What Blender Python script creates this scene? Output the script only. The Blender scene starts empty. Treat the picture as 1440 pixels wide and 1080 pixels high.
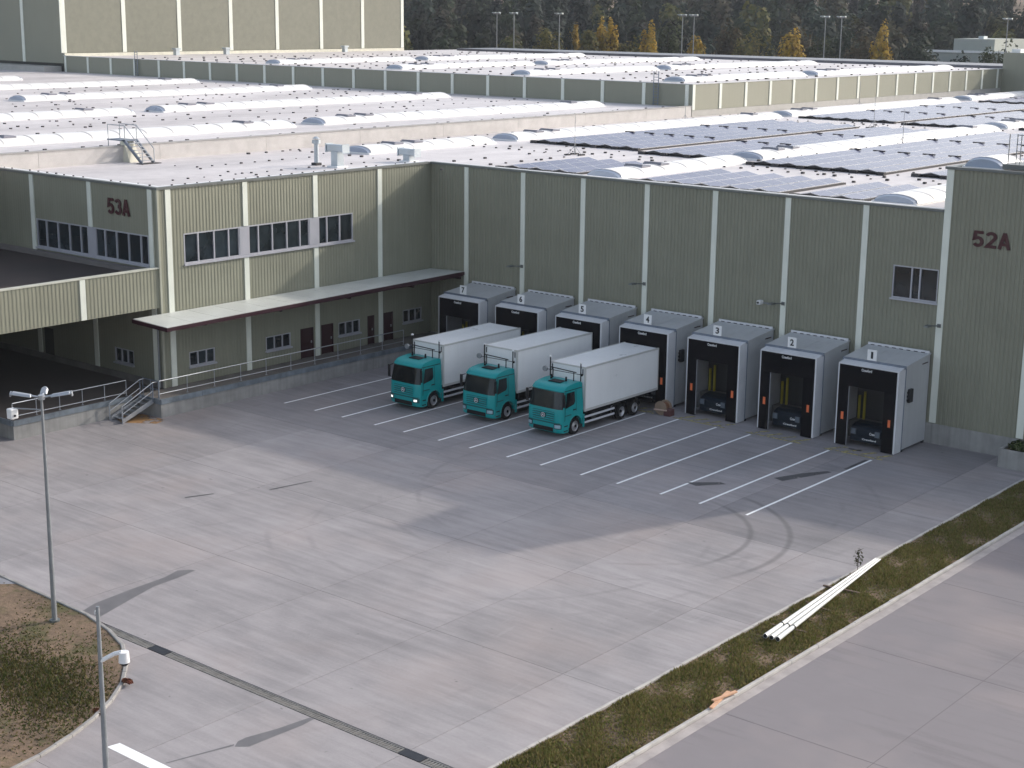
import bpy, bmesh, math, random
import numpy as np
from mathutils import Vector, Matrix

R = math.radians
random.seed(7)
rng = np.random.default_rng(11)
scene = bpy.context.scene
COL = scene.collection

# ---------------------------------------------------------------- camera
cam_d = bpy.data.cameras.new('camera')
cam = bpy.data.objects.new('camera', cam_d)
COL.objects.link(cam)
cam_d.sensor_width = 36.0
cam_d.lens = 36.0 * 2216.56 / 1440.0
cam_d.clip_start = 0.5
cam_d.clip_end = 6000
yaw, pit, rol = R(129.732), R(-13.372), R(0.646)
fw = Vector((math.cos(yaw) * math.cos(pit), math.sin(yaw) * math.cos(pit), math.sin(pit)))
rt = fw.cross(Vector((0, 0, 1))).normalized()
up = rt.cross(fw)
r2 = rt * math.cos(rol) + up * math.sin(rol)
u2 = up * math.cos(rol) - rt * math.sin(rol)
M = Matrix((r2, u2, -fw)).transposed().to_4x4()
M.translation = Vector((74.718, -80.80, 23.451))
cam.matrix_world = M
scene.camera = cam

# ---------------------------------------------------------------- sky, sun, exposure
SUN_DIR = Vector((0.388, 1.0, 0.504)).normalized()      # towards the sun
world = bpy.data.worlds.new('World')
scene.world = world
world.use_nodes = True
wn = world.node_tree
for n in list(wn.nodes):
    wn.nodes.remove(n)
sky = wn.nodes.new('ShaderNodeTexSky')
sky.sky_type = 'NISHITA'
sky.sun_disc = False
sky.sun_elevation = math.asin(SUN_DIR.z)
sky.sun_rotation = math.atan2(SUN_DIR.x, SUN_DIR.y)
sky.air_density = 1.0
sky.dust_density = 2.6
sky.ozone_density = 1.0
bg = wn.nodes.new('ShaderNodeBackground')
bg.inputs['Strength'].default_value = 0.15
wo = wn.nodes.new('ShaderNodeOutputWorld')
hs = wn.nodes.new('ShaderNodeHueSaturation')          # thin high cloud takes colour out of the blue
hs.inputs['Saturation'].default_value = 0.60
wn.links.new(sky.outputs[0], hs.inputs['Color'])
wn.links.new(hs.outputs[0], bg.inputs['Color'])
wn.links.new(bg.outputs[0], wo.inputs['Surface'])
sun_d = bpy.data.lights.new('sun', 'SUN')
sun_d.energy = 1.5
sun_d.angle = R(1.2)
sun_d.color = (1.0, 0.93, 0.84)
sun = bpy.data.objects.new('sun', sun_d)
COL.objects.link(sun)
sun.rotation_euler = SUN_DIR.to_track_quat('Z', 'Y').to_euler()
sun.location = (60, 120, 80)
vs = scene.view_settings
vs.view_transform = 'Standard'
vs.look = 'None'
vs.gamma = 1.0
vs.use_curve_mapping = False
vs.exposure = 0.86

# ---------------------------------------------------------------- helpers
def wloc(o):
    v = Vector((0, 0, 0))
    while o is not None:
        v += o.location
        o = o.parent
    return v

def tag(o, label=None, cat=None, group=None, kind=None):
    if label: o['label'] = label
    if cat: o['category'] = cat
    if group: o['group'] = group
    if kind: o['kind'] = kind
    return o

def empty(name, loc, label=None, cat=None, group=None, kind=None):
    o = bpy.data.objects.new(name, None)
    COL.objects.link(o)
    o.location = loc
    o.empty_display_size = 0.3
    return tag(o, label, cat, group, kind)

def link(name, me, parent=None, loc=(0, 0, 0), rot=None):
    o = bpy.data.objects.new(name, me)
    COL.objects.link(o)
    o.location = loc
    if rot: o.rotation_euler = rot
    if parent: o.parent = parent
    return o

class MB:
    def __init__(self):
        self.v = []; self.f = []; self.m = []; self.cm = 0
    def quad(self, *p):
        n = len(self.v)
        self.v += [tuple(q) for q in p]
        self.f.append(tuple(range(n, n + len(p)))); self.m.append(self.cm)
        return self
    def box(self, x0, x1, y0, y1, z0, z1):
        n = len(self.v)
        self.v += [(x0, y0, z0), (x1, y0, z0), (x1, y1, z0), (x0, y1, z0),
                   (x0, y0, z1), (x1, y0, z1), (x1, y1, z1), (x0, y1, z1)]
        for f in ((0, 3, 2, 1), (4, 5, 6, 7), (0, 1, 5, 4), (1, 2, 6, 5), (2, 3, 7, 6), (3, 0, 4, 7)):
            self.f.append(tuple(n + i for i in f)); self.m.append(self.cm)
        return self
    def hexa(self, p):
        n = len(self.v)
        self.v += [tuple(q) for q in p]
        for f in ((0, 3, 2, 1), (4, 5, 6, 7), (0, 1, 5, 4), (1, 2, 6, 5), (2, 3, 7, 6), (3, 0, 4, 7)):
            self.f.append(tuple(n + i for i in f)); self.m.append(self.cm)
        return self
    def tube(self, p0, p1, r0, r1=None, n=8, cap=True):
        r1 = r0 if r1 is None else r1
        p0 = Vector(p0); p1 = Vector(p1)
        d = (p1 - p0).normalized()
        a = d.cross(Vector((0, 0, 1)) if abs(d.z) < .9 else Vector((1, 0, 0))).normalized()
        b = d.cross(a)
        s = len(self.v)
        for P, r in ((p0, r0), (p1, r1)):
            for i in range(n):
                t = 2 * math.pi * i / n
                self.v.append(tuple(P + (a * math.cos(t) + b * math.sin(t)) * r))
        for i in range(n):
            j = (i + 1) % n
            self.f.append((s + i, s + j, s + n + j, s + n + i)); self.m.append(self.cm)
        if cap:
            self.f.append(tuple(s + i for i in range(n - 1, -1, -1))); self.m.append(self.cm)
            self.f.append(tuple(s + n + i for i in range(n))); self.m.append(self.cm)
        return self
    def path(self, pts, r, n=7):
        for a, b in zip(pts[:-1], pts[1:]):
            self.tube(a, b, r, r, n)
        return self
    def prism(self, pts2, fn, t0, t1):
        """pts2 polygon, fn(p,t)->xyz"""
        n = len(self.v); k = len(pts2)
        for t in (t0, t1):
            self.v += [tuple(fn(p, t)) for p in pts2]
        for i in range(k):
            j = (i + 1) % k
            self.f.append((n + i, n + j, n + k + j, n + k + i)); self.m.append(self.cm)
        self.f.append(tuple(n + i for i in range(k - 1, -1, -1))); self.m.append(self.cm)
        self.f.append(tuple(n + k + i for i in range(k))); self.m.append(self.cm)
        return self
    def grid(self, rows, close=False):
        n = len(self.v); c = len(rows[0])
        for r in rows: self.v += [tuple(p) for p in r]
        for i in range(len(rows) - 1):
            for j in range(c - 1):
                self.f.append((n + i * c + j, n + i * c + j + 1, n + (i + 1) * c + j + 1, n + (i + 1) * c + j)); self.m.append(self.cm)
        return self
    def mesh(self, name, mat, off=(0, 0, 0), smooth=False, fixn=True):
        me = bpy.data.meshes.new(name)
        ox, oy, oz = off
        me.from_pydata([(x - ox, y - oy, z - oz) for x, y, z in self.v], [], self.f)
        mats = mat if isinstance(mat, (list, tuple)) else [mat]
        for m_ in mats: me.materials.append(m_)
        if len(mats) > 1: me.polygons.foreach_set('material_index', self.m)
        if fixn:
            b = bmesh.new(); b.from_mesh(me)
            bmesh.ops.recalc_face_normals(b, faces=b.faces)
            b.to_mesh(me); b.free()
        if smooth:
            me.polygons.foreach_set('use_smooth', [True] * len(me.polygons))
            try: me.set_sharp_from_angle(angle=R(38))
            except Exception: pass
        me.update()
        return me
    def build(self, name, mat, parent=None, smooth=False, fixn=True, bevel=0, at=None, kind=None):
        off = wloc(parent) if parent else (at if at is not None else (0, 0, 0))
        o = link(name, self.mesh(name, mat, off, smooth, fixn), parent, (0, 0, 0) if parent else off)
        if bevel:
            md = o.modifiers.new('bevel', 'BEVEL'); md.width = bevel; md.segments = 2; md.limit_method = 'ANGLE'
        if kind: o['kind'] = kind
        return o

def copy_tree(o, parent=None):
    c = o.copy(); COL.objects.link(c); c.parent = parent
    for ch in list(o.children): copy_tree(ch, c)
    return c

# ---------------------------------------------------------------- materials
def nodes(name):
    m = bpy.data.materials.new(name); m.use_nodes = True
    nt = m.node_tree
    b = nt.nodes['Principled BSDF']
    return m, nt, b

def N(nt, t, **kw):
    n = nt.nodes.new(t)
    for k, v in kw.items():
        if k in n.inputs: n.inputs[k].default_value = v
        else: setattr(n, k, v)
    return n

def math_n(nt, op, a, b=None, c=None):
    n = nt.nodes.new('ShaderNodeMath'); n.operation = op
    for i, x in enumerate((a, b, c)):
        if x is None: continue
        if isinstance(x, (int, float)): n.inputs[i].default_value = x
        else: nt.links.new(x, n.inputs[i])
    return n.outputs[0]

def mixc(nt, fac, a, b, mode='MIX'):
    n = nt.nodes.new('ShaderNodeMix'); n.data_type = 'RGBA'; n.blend_type = mode
    for s, x in ((n.inputs[0], fac), (n.inputs[6], a), (n.inputs[7], b)):
        if isinstance(x, (int, float)): s.default_value = x
        elif isinstance(x, (tuple, list)): s.default_value = (*x[:3], 1)
        else: nt.links.new(x, s)
    return n.outputs[2]

def mrange(nt, x, a, b, c=0.0, d=1.0):
    n = nt.nodes.new('ShaderNodeMapRange')
    nt.links.new(x, n.inputs[0])
    for i, v in enumerate((a, b, c, d)): n.inputs[i + 1].default_value = v
    return n.outputs[0]

def noise(nt, vec, scale, detail=4, rough=.55):
    n = nt.nodes.new('ShaderNodeTexNoise')
    n.inputs['Scale'].default_value = scale; n.inputs['Detail'].default_value = detail
    n.inputs['Roughness'].default_value = rough
    if vec is not None: nt.links.new(vec, n.inputs['Vector'])
    return n.outputs['Fac']

def mapping(nt, vec, scale=(1, 1, 1), rot=(0, 0, 0), loc=(0, 0, 0)):
    n = nt.nodes.new('ShaderNodeMapping')
    n.inputs['Scale'].default_value = scale; n.inputs['Rotation'].default_value = rot; n.inputs['Location'].default_value = loc
    nt.links.new(vec, n.inputs['Vector'])
    return n.outputs[0]

def simple(name, col, rough=.5, metal=0.0, var=.12, scale=1.2, streak=0.0, bump=0.0, spec=.5, coat=0.0):
    """painted / weathered surface: base colour with mottling, optional vertical dirt streaks"""
    m, nt, b = nodes(name)
    g = N(nt, 'ShaderNodeNewGeometry')
    pos = g.outputs['Position']
    f = noise(nt, pos, scale, 5)
    k = mrange(nt, f, .3, .7, 1 - var, 1 + var * .6)
    if streak:
        s = noise(nt, mapping(nt, pos, (2.2, 2.2, .12)), 1.6, 4)
        k = math_n(nt, 'MULTIPLY', k, mrange(nt, s, .35, .75, 1.0, 1 - streak))
    hsv = N(nt, 'ShaderNodeHueSaturation'); hsv.inputs['Color'].default_value = (*col, 1)
    nt.links.new(k, hsv.inputs['Value'])
    nt.links.new(hsv.outputs[0], b.inputs['Base Color'])
    b.inputs['Metallic'].default_value = metal
    b.inputs['Specular IOR Level'].default_value = spec
    b.inputs['Coat Weight'].default_value = coat
    b.inputs['Coat Roughness'].default_value = .08
    nt.links.new(mrange(nt, f, .3, .7, max(.03, rough - .06), min(1, rough + .06)), b.inputs['Roughness'])
    if bump:
        bp = N(nt, 'ShaderNodeBump'); bp.inputs['Strength'].default_value = bump; bp.inputs['Distance'].default_value = .02
        nt.links.new(noise(nt, pos, scale * 14, 4), bp.inputs['Height'])
        nt.links.new(bp.outputs[0], b.inputs['Normal'])
    return m

OLIVE = (.235, .235, .178)
M_CLAD = simple('olive_cladding', OLIVE, .5, 0, .07, .5, .10)
M_CLADP = simple('olive_cladding_flat', (.235, .235, .18), .5, 0, .05, .35, .05)
M_PIL = simple('pale_pilaster', (.72, .74, .66), .5, 0, .06, .8, .08)
M_CORE = simple('core_dark', (.05, .05, .045), .9)
M_COPE = simple('coping_grey', (.15, .16, .155), .45, .3, .1)
M_FRAME = simple('window_frame_grey', (.42, .42, .46), .45, .2, .06)
M_REDM = simple('dark_red_door', (.028, .004, .007), .45, 0, .1)
M_REDT = simple('dark_red_letter', (.048, .004, .008), .45, 0, .05)
M_WHITE = simple('white_plate', (.78, .78, .78), .4, 0, .05)
M_BLACKT = simple('black_letter', (.012, .013, .018), .5)
M_GALV = simple('galvanised_steel', (.42, .44, .47), .42, .65, .12, 3)
M_GALVD = simple('galvanised_dull', (.27, .285, .30), .5, .4, .15, 3)
M_STEELB = simple('blue_grey_steel', (.17, .20, .25), .45, .35, .15, 2)
M_RUST = simple('edge_steel_weathered', (.20, .235, .27), .5, .25, .35, 1.3, .2)
M_CONCW = simple('wall_concrete', (.30, .295, .285), .85, 0, .22, .9, .22, .3)
M_CONCD = simple('platform_concrete', (.17, .155, .145), .88, 0, .3, .7, 0, .3)
M_KERB = simple('kerb_concrete', (.47, .445, .42), .85, 0, .2, 1.6, 0, .3)
M_CANOPY = simple('canopy_sheet', (.58, .60, .57), .42, .05, .10, .8)
M_MAROON = simple('maroon_fascia', (.035, .008, .014), .4, 0, .1)
M_BROWN = simple('brown_bitumen', (.032, .022, .02), .85, 0, .5, .35)
M_DOCKG = simple('dock_panel_grey', (.50, .51, .525), .42, .1, .07, .7, .08)
M_DOCKL = simple('dock_frame_light', (.66, .665, .69), .4, .1, .07, 1)
M_RUB = simple('black_rubber', (.004, .004, .006), .75, 0, .25, 2, 0, 0, .06)
M_LEVEL = simple('leveller_shaded_blue', (.003, .009, .018), .5, 0, .2, 2, 0, 0, .2)  # blue darkened to hold the shade inside the dock house
M_ORANGE = simple('orange_marker', (.75, .16, .05), .45, 0, .08)
M_YEL = simple('yellow_post', (.42, .34, .03), .5, 0, .2)
M_GREYB = simple('grey_buffer', (.10, .12, .15), .6)
M_TEAL = simple('teal_paint', (.001, .29, .295), .36, .0, .05, 1, 0, 0, .35, .22)
M_TEALD = simple('teal_grille', (.003, .085, .09), .45, 0, .05)
M_BOX = simple('white_box_body', (.84, .85, .85), .33, 0, .04, .4, .04)
M_BOXT = simple('box_trim', (.60, .60, .58), .4, .2, .05)
M_PLAST = simple('black_plastic', (.010, .010, .012), .55, 0, .1, 1.2, 0, 0, .25)
M_CHAS = simple('chassis_dark', (.012, .012, .014), .6, 0, .2, 1.2, 0, 0, .2)
M_TYRE = simple('tyre_rubber', (.010, .010, .011), .8, 0, .2, 1.2, 0, 0, .2)
M_RIM = simple('rim_silver', (.45, .45, .47), .35, .8, .08)
M_CHROME = simple('chrome', (.80, .81, .83), .3, .35, .03)
M_POLEW = simple('white_pole', (.82, .82, .78), .35, 0, .05, 2)
M_WOOD = simple('fresh_timber', (.62, .36, .22), .7, 0, .15, 4)
M_WOODD = simple('old_timber', (.14, .095, .07), .8, 0, .25, 4)
M_BROWNR = simple('brown_reel', (.21, .095, .05), .7, 0, .25, 6)
M_VENTW = simple('vent_metal', (.46, .51, .55), .4, .4, .1)
M_DOME = simple('skylight_end', (.32, .37, .46), .32, .1, .06)
M_DARKB = simple('dark_ballast', (.045, .042, .045), .8, 0, .2)
M_FARB = simple('far_building', (.34, .36, .33), .7, 0, .05)
M_BARK = simple('bark', (.06, .047, .036), .9, 0, .3, 2)

def glass(name, col, rough=.06, spec=.6):
    m, nt, b = nodes(name)
    g = N(nt, 'ShaderNodeNewGeometry')
    oi = N(nt, 'ShaderNodeObjectInfo')
    f = noise(nt, g.outputs['Position'], .9, 2)
    k = math_n(nt, 'MULTIPLY', mrange(nt, f, .3, .7, .6, 1.5), mrange(nt, oi.outputs['Random'], 0, 1, .5, 1.6))
    nt.links.new(mixc(nt, 1.0, col, k, 'MULTIPLY'), b.inputs['Base Color'])
    b.inputs['Roughness'].default_value = rough
    b.inputs['Specular IOR Level'].default_value = spec
    return m
M_GLASS = glass('window_glass', (.016, .022, .026))
M_WSCR = glass('windscreen_glass', (.010, .013, .014), .05, .28)

def headlamp():
    m, nt, b = nodes('headlamp_glass')
    b.inputs['Base Color'].default_value = (.42, .62, .68, 1); b.inputs['Roughness'].default_value = .08
    b.inputs['Metallic'].default_value = .5
    return m
M_LAMP = headlamp()
def lit():
    m, nt, b = nodes('lit_headlamp')
    b.inputs['Base Color'].default_value = (.8, .8, .8, 1)
    b.inputs['Emission Color'].default_value = (1, 1, .95, 1); b.inputs['Emission Strength'].default_value = .8
    return m
M_LIT = lit()

def membrane():
    m, nt, b = nodes('roof_membrane')
    pos = N(nt, 'ShaderNodeNewGeometry').outputs['Position']
    a = noise(nt, mapping(nt, pos, (.16, .045, 1)), 1.0, 5)
    c = noise(nt, pos, .9, 5)
    k = math_n(nt, 'ADD', math_n(nt, 'MULTIPLY', a, .7), math_n(nt, 'MULTIPLY', c, .3))
    col = mixc(nt, mrange(nt, k, .34, .66), (.45, .42, .42), (.71, .67, .67))
    # welded sheet laps every 1.5 m
    sx = N(nt, 'ShaderNodeSeparateXYZ'); nt.links.new(pos, sx.inputs[0])
    fr = math_n(nt, 'FRACT', math_n(nt, 'DIVIDE', sx.outputs[0], 1.53))
    ln = math_n(nt, 'LESS_THAN', fr, .035)
    col = mixc(nt, math_n(nt, 'MULTIPLY', ln, .25), col, (.55, .53, .53))
    nt.links.new(col, b.inputs['Base Color']); b.inputs['Roughness'].default_value = .55
    return m
M_ROOF = membrane()

def skylite():
    m, nt, b = nodes('skylight_polycarbonate')
    pos = N(nt, 'ShaderNodeNewGeometry').outputs['Position']
    oi = N(nt, 'ShaderNodeObjectInfo')
    f = noise(nt, pos, .7, 4)
    col = mixc(nt, mrange(nt, f, .3, .7), (.74, .73, .72), (.84, .83, .81))
    col = mixc(nt, math_n(nt, 'MULTIPLY', oi.outputs['Random'], .35), col, (.74, .74, .74))
    nt.links.new(col, b.inputs['Base Color']); b.inputs['Roughness'].default_value = .42
    return m
M_SKY = skylite()

def pv():
    m, nt, b = nodes('photovoltaic_glass')
    pos = N(nt, 'ShaderNodeNewGeometry').outputs['Position']
    f = noise(nt, pos, .25, 3)
    nt.links.new(mixc(nt, mrange(nt, f, .3, .7), (.06, .065, .13), (.11, .11, .18)), b.inputs['Base Color'])  # base lightened towards lilac, part of the sky sheen painted in
    b.inputs['Roughness'].default_value = .27; b.inputs['Specular IOR Level'].default_value = .75
    return m
M_PV = pv()
M_PVF = simple('panel_frame', (.45, .45, .48), .4, .5, .04)

# paved concrete: blotches, long scuffs and a few tyre arcs; each slab takes its own tone from its object colour
RINGS = [(33.6, -23.6, 6.25, -.45, 1.15, .7), (33.6, -23.6, 8.05, -.45, 1.15, .7), (30.0, -27.0, 9.3, -9, .3, .25), (30.0, -27.0, 11.2, -9, .3, .22),
         (13.5, -33.5, 6.5, -9, 9, .16), (13.5, -33.5, 8.4, -9, 9, .14), (24.5, -38.5, 9.8, -9, 9, .13),
         (27.0, -41.0, 13.5, -9, 9, .13), (20.0, -20.0, 14.0, -9, 9, .15), (31.0, -19.0, 10.5, -9, 9, .3), (31.0, -19.0, 12.4, -9, 9, .25)]
def concrete(name, ca, cb, rings=True, streak_rot=0.0, streak=.5):
    m, nt, b = nodes(name)
    pos = N(nt, 'ShaderNodeNewGeometry').outputs['Position']
    oi = N(nt, 'ShaderNodeObjectInfo')
    big = noise(nt, pos, .11, 5, .6)
    mid = noise(nt, pos, .7, 6, .6)
    fine = noise(nt, pos, 9, 4)
    st = noise(nt, mapping(nt, pos, (.22, 2.6, 1), (0, 0, streak_rot)), 1.0, 5, .6)
    k = math_n(nt, 'ADD', math_n(nt, 'MULTIPLY', big, .42), math_n(nt, 'MULTIPLY', mid, .22))
    k = math_n(nt, 'ADD', k, math_n(nt, 'ADD', math_n(nt, 'MULTIPLY', st, .26 * streak * 2), math_n(nt, 'MULTIPLY', fine, .10)))
    col = mixc(nt, mrange(nt, k, .40, .64), ca, cb)
    warm = noise(nt, pos, .16, 3)
    col = mixc(nt, mrange(nt, warm, .48, .72, 0, .35), col, (.40, .325, .30))
    col = mixc(nt, 1.0, col, oi.outputs['Color'], 'MULTIPLY')
    if rings:
        sx = N(nt, 'ShaderNodeSeparateXYZ'); nt.links.new(pos, sx.inputs[0])
        br = noise(nt, pos, .35, 4)
        tot = None
        for cx, cy, r, a0, a1, st_ in RINGS:
            dx = math_n(nt, 'SUBTRACT', sx.outputs[0], cx); dy = math_n(nt, 'SUBTRACT', sx.outputs[1], cy)
            d = math_n(nt, 'SQRT', math_n(nt, 'ADD', math_n(nt, 'MULTIPLY', dx, dx), math_n(nt, 'MULTIPLY', dy, dy)))
            e = math_n(nt, 'ABSOLUTE', math_n(nt, 'SUBTRACT', d, r))
            w = mrange(nt, e, .05, .20, st_, 0)
            if a0 > -5:
                ang = math_n(nt, 'ARCTAN2', dy, dx)
                w = math_n(nt, 'MULTIPLY', w, math_n(nt, 'MULTIPLY', mrange(nt, ang, a0, a0 + .35), mrange(nt, ang, a1, a1 + .35, 1, 0)))
            else:
                w = math_n(nt, 'MULTIPLY', w, mrange(nt, br, .47, .60))
            tot = w if tot is None else math_n(nt, 'MAXIMUM', tot, w)
        col = mixc(nt, math_n(nt, 'MULTIPLY', tot, .62), col, (.075, .073, .075))
        sm = noise(nt, mapping(nt, pos, (.10, .9, 1), (0, 0, R(-62))), 1.0, 6, .7)
        col = mixc(nt, mrange(nt, sm, .56, .72, 0, .42), col, (.17, .165, .172))
        pale = noise(nt, mapping(nt, pos, (.9, .12, 1), (0, 0, R(8)), (3, 7, 0)), 1.0, 6, .7)
        col = mixc(nt, mrange(nt, pale, .62, .76, 0, .35), col, (.46, .44, .44))
        spots = noise(nt, pos, 1.7, 2)
        col = mixc(nt, mrange(nt, spots, .735, .775, 0, .6), col, (.10, .095, .095))
    nt.links.new(col, b.inputs['Base Color'])
    nt.links.new(mrange(nt, mid, .3, .7, .72, .9), b.inputs['Roughness'])
    bp = N(nt, 'ShaderNodeBump'); bp.inputs['Strength'].default_value = .25; bp.inputs['Distance'].default_value = .01
    nt.links.new(fine, bp.inputs['Height']); nt.links.new(bp.outputs[0], b.inputs['Normal'])
    return m
M_SLAB = concrete('yard_concrete', (.222, .208, .212), (.372, .346, .350), True, R(-78), .62)
M_ROAD = concrete('road_concrete', (.155, .138, .145), (.215, .195, .203), False, R(-26), 1.0)
M_JOINT = simple('joint_filler', (.16, .15, .15), .9)

def paint(name, col, worn, sc=3.2):
    m, nt, b = nodes(name)
    pos = N(nt, 'ShaderNodeNewGeometry').outputs['Position']
    f = noise(nt, pos, sc, 6, .65)
    b.inputs['Base Color'].default_value = (*col, 1); b.inputs['Roughness'].default_value = .6
    tr = N(nt, 'ShaderNodeBsdfTransparent'); mx = N(nt, 'ShaderNodeMixShader')
    nt.links.new(mrange(nt, f, worn, worn + .12), mx.inputs[0])
    nt.links.new(tr.outputs[0], mx.inputs[1]); nt.links.new(b.outputs[0], mx.inputs[2])
    nt.links.new(mx.outputs[0], nt.nodes['Material Output'].inputs[0])
    return m
M_LINE = paint('white_road_paint', (.88, .88, .88), .17)
M_YLINE = paint('worn_yellow_paint', (.42, .36, .11), .42)
M_WET = simple('damp_concrete', (.15, .142, .145), .5, 0, .2, 1.5)
M_RUSTS = paint('rust_stain', (.36, .20, .08), .40, 1.1)
M_OIL = paint('oil_stain', (.075, .073, .077), .33, 1.3)

def soil():
    m, nt, b = nodes('soil_and_thin_grass')
    pos = N(nt, 'ShaderNodeNewGeometry').outputs['Position']
    a = noise(nt, pos, .42, 6, .65); c = noise(nt, pos, 5, 5, .7)
    k = math_n(nt, 'ADD', math_n(nt, 'MULTIPLY', a, .6), math_n(nt, 'MULTIPLY', c, .4))
    col = mixc(nt, mrange(nt, k, .36, .62), (.085, .058, .036), (.245, .165, .108))
    g = noise(nt, mapping(nt, pos, (1, 1, 1), (0, 0, 0), (9, 4, 0)), .5, 6, .7)
    col = mixc(nt, mrange(nt, g, .50, .62, 0, .75), col, (.075, .078, .022))
    nt.links.new(col, b.inputs['Base Color']); b.inputs['Roughness'].default_value = .95
    bp = N(nt, 'ShaderNodeBump'); bp.inputs['Strength'].default_value = .8; bp.inputs['Distance'].default_value = .06
    nt.links.new(c, bp.inputs['Height']); nt.links.new(bp.outputs[0], b.inputs['Normal'])
    return m
M_SOIL = soil()
def leafm(name, sat=1.0, trans=.25):
    m, nt, b = nodes(name)
    at = N(nt, 'ShaderNodeAttribute'); at.attribute_name = 'tint'
    nt.links.new(at.outputs['Color'], b.inputs['Base Color'])
    b.inputs['Roughness'].default_value = .8; b.inputs['Specular IOR Level'].default_value = .2
    tl = N(nt, 'ShaderNodeBsdfTranslucent'); nt.links.new(at.outputs['Color'], tl.inputs[0])
    mx = N(nt, 'ShaderNodeMixShader'); mx.inputs[0].default_value = trans
    nt.links.new(b.outputs[0], mx.inputs[1]); nt.links.new(tl.outputs[0], mx.inputs[2])
    nt.links.new(mx.outputs[0], nt.nodes['Material Output'].inputs[0])
    return m
M_LEAF = leafm('foliage')
M_GRASS = leafm('grass_blades', 1, .3)

def fill_mesh(name, V, F, C, mat):
    """big triangle/quad meshes from numpy with a per-face tint"""
    me = bpy.data.meshes.new(name)
    k = F.shape[1]
    me.vertices.add(len(V)); me.vertices.foreach_set('co', V.astype(np.float32).ravel())
    me.loops.add(F.size); me.loops.foreach_set('vertex_index', F.astype(np.int32).ravel())
    me.polygons.add(len(F))
    me.polygons.foreach_set('loop_start', np.arange(0, F.size, k, dtype=np.int32))
    me.update(calc_edges=True)
    a = me.attributes.new('tint', 'FLOAT_COLOR', 'FACE')
    C4 = np.ones((len(F), 4), np.float32); C4[:, :3] = C
    a.data.foreach_set('color', C4.ravel())
    me.materials.append(mat)
    return me

def text_mesh(s, mat, w, h, depth=.02, bold=.03):
    cu = bpy.data.curves.new('lettering', 'FONT'); cu.body = s; cu.size = 1; cu.offset = bold; cu.extrude = .01; cu.resolution_u = 3
    o = bpy.data.objects.new('tmp_text', cu); COL.objects.link(o)
    dg = bpy.context.evaluated_depsgraph_get(); dg.update()
    me = bpy.data.meshes.new_from_object(o.evaluated_get(dg))
    bpy.data.objects.remove(o)
    co = np.zeros(len(me.vertices) * 3); me.vertices.foreach_get('co', co); co = co.reshape(-1, 3)
    mn, mx = co.min(0), co.max(0)
    out = np.empty_like(co)
    out[:, 0] = (co[:, 0] - mn[0]) / (mx[0] - mn[0]) * w
    out[:, 2] = (co[:, 1] - mn[1]) / (mx[1] - mn[1]) * h
    out[:, 1] = -(co[:, 2] - mn[2]) / (mx[2] - mn[2]) * depth
    me.vertices.foreach_set('co', out.ravel()); me.materials.clear(); me.materials.append(mat); me.update()
    return me

def block_text(txt, mat, w, h, depth=.03, t=.185):
    """bold grotesque numerals drawn as mitred strokes"""
    arc = lambda cx, cy, rx, ry, a0, a1, n=12: [(cx + rx * math.cos(R(a0 + (a1 - a0) * i / n)), cy + ry * math.sin(R(a0 + (a1 - a0) * i / n))) for i in range(n + 1)]
    G = {'5': [[(.58, .905), (.17, .905), (.115, .50)] + arc(.31, .335, .215, .24, 130, -150)],
         '2': [arc(.315, .69, .215, .215, 165, -35) + [(.12, .095), (.60, .095)]],
         '3': [arc(.295, .71, .20, .195, 160, -85), arc(.295, .31, .22, .215, 88, -160)],
         'A': [[(.085, 0), (.335, 1.0)], [(.585, 0), (.335, 1.0)], [(.17, .30), (.50, .30)]],
         }
    W = sum({'A': .70}.get(c, .68) for c in txt)
    mb = MB(); ox = 0; lay = 0
    for c in txt:
        for st in G[c]:
            q = [Vector(p_) for p_ in st]; L_, R_ = [], []
            for k in range(len(q)):
                d0 = (q[k] - q[k - 1]).normalized() if k else (q[1] - q[0]).normalized()
                d1 = (q[k + 1] - q[k]).normalized() if k < len(q) - 1 else d0
                n0 = Vector((-d0.y, d0.x)); n1 = Vector((-d1.y, d1.x)); m_ = (n0 + n1).normalized()
                o_ = m_ * (t / 2 / max(.45, m_.dot(n0)))
                L_.append(q[k] + o_); R_.append(q[k] - o_)
            dd = depth + lay * .0025; lay += 1
            f = lambda v, y: ((ox + v.x) / W * w, -y, v.y * h)
            mb.grid([[f(v, dd) for v in L_], [f(v, dd) for v in R_], [f(v, 0) for v in R_], [f(v, 0) for v in L_], [f(v, dd) for v in L_]])
            mb.quad(f(L_[0], dd), f(R_[0], dd), f(R_[0], 0), f(L_[0], 0)); mb.quad(f(L_[-1], dd), f(R_[-1], dd), f(R_[-1], 0), f(L_[-1], 0))
        ox += {'A': .70}.get(c, .68)
    return mb.mesh('building_number', mat)

# ---------------------------------------------------------------- ground, yard, road
def big_ground():
    mb = MB()
    xs = [-2500, -600, -200, -60, 0, 60, 200, 800, 2500]
    ys = [-900, -300, -100, -40, 0, 60, 160, 260, 330, 500, 700, 1000, 3000]
    mb.grid([[(x, y, -.35) for x in xs] for y in ys])
    o = mb.build('ground', M_SOIL, fixn=False); o['kind'] = 'structure'
big_ground()

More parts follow.
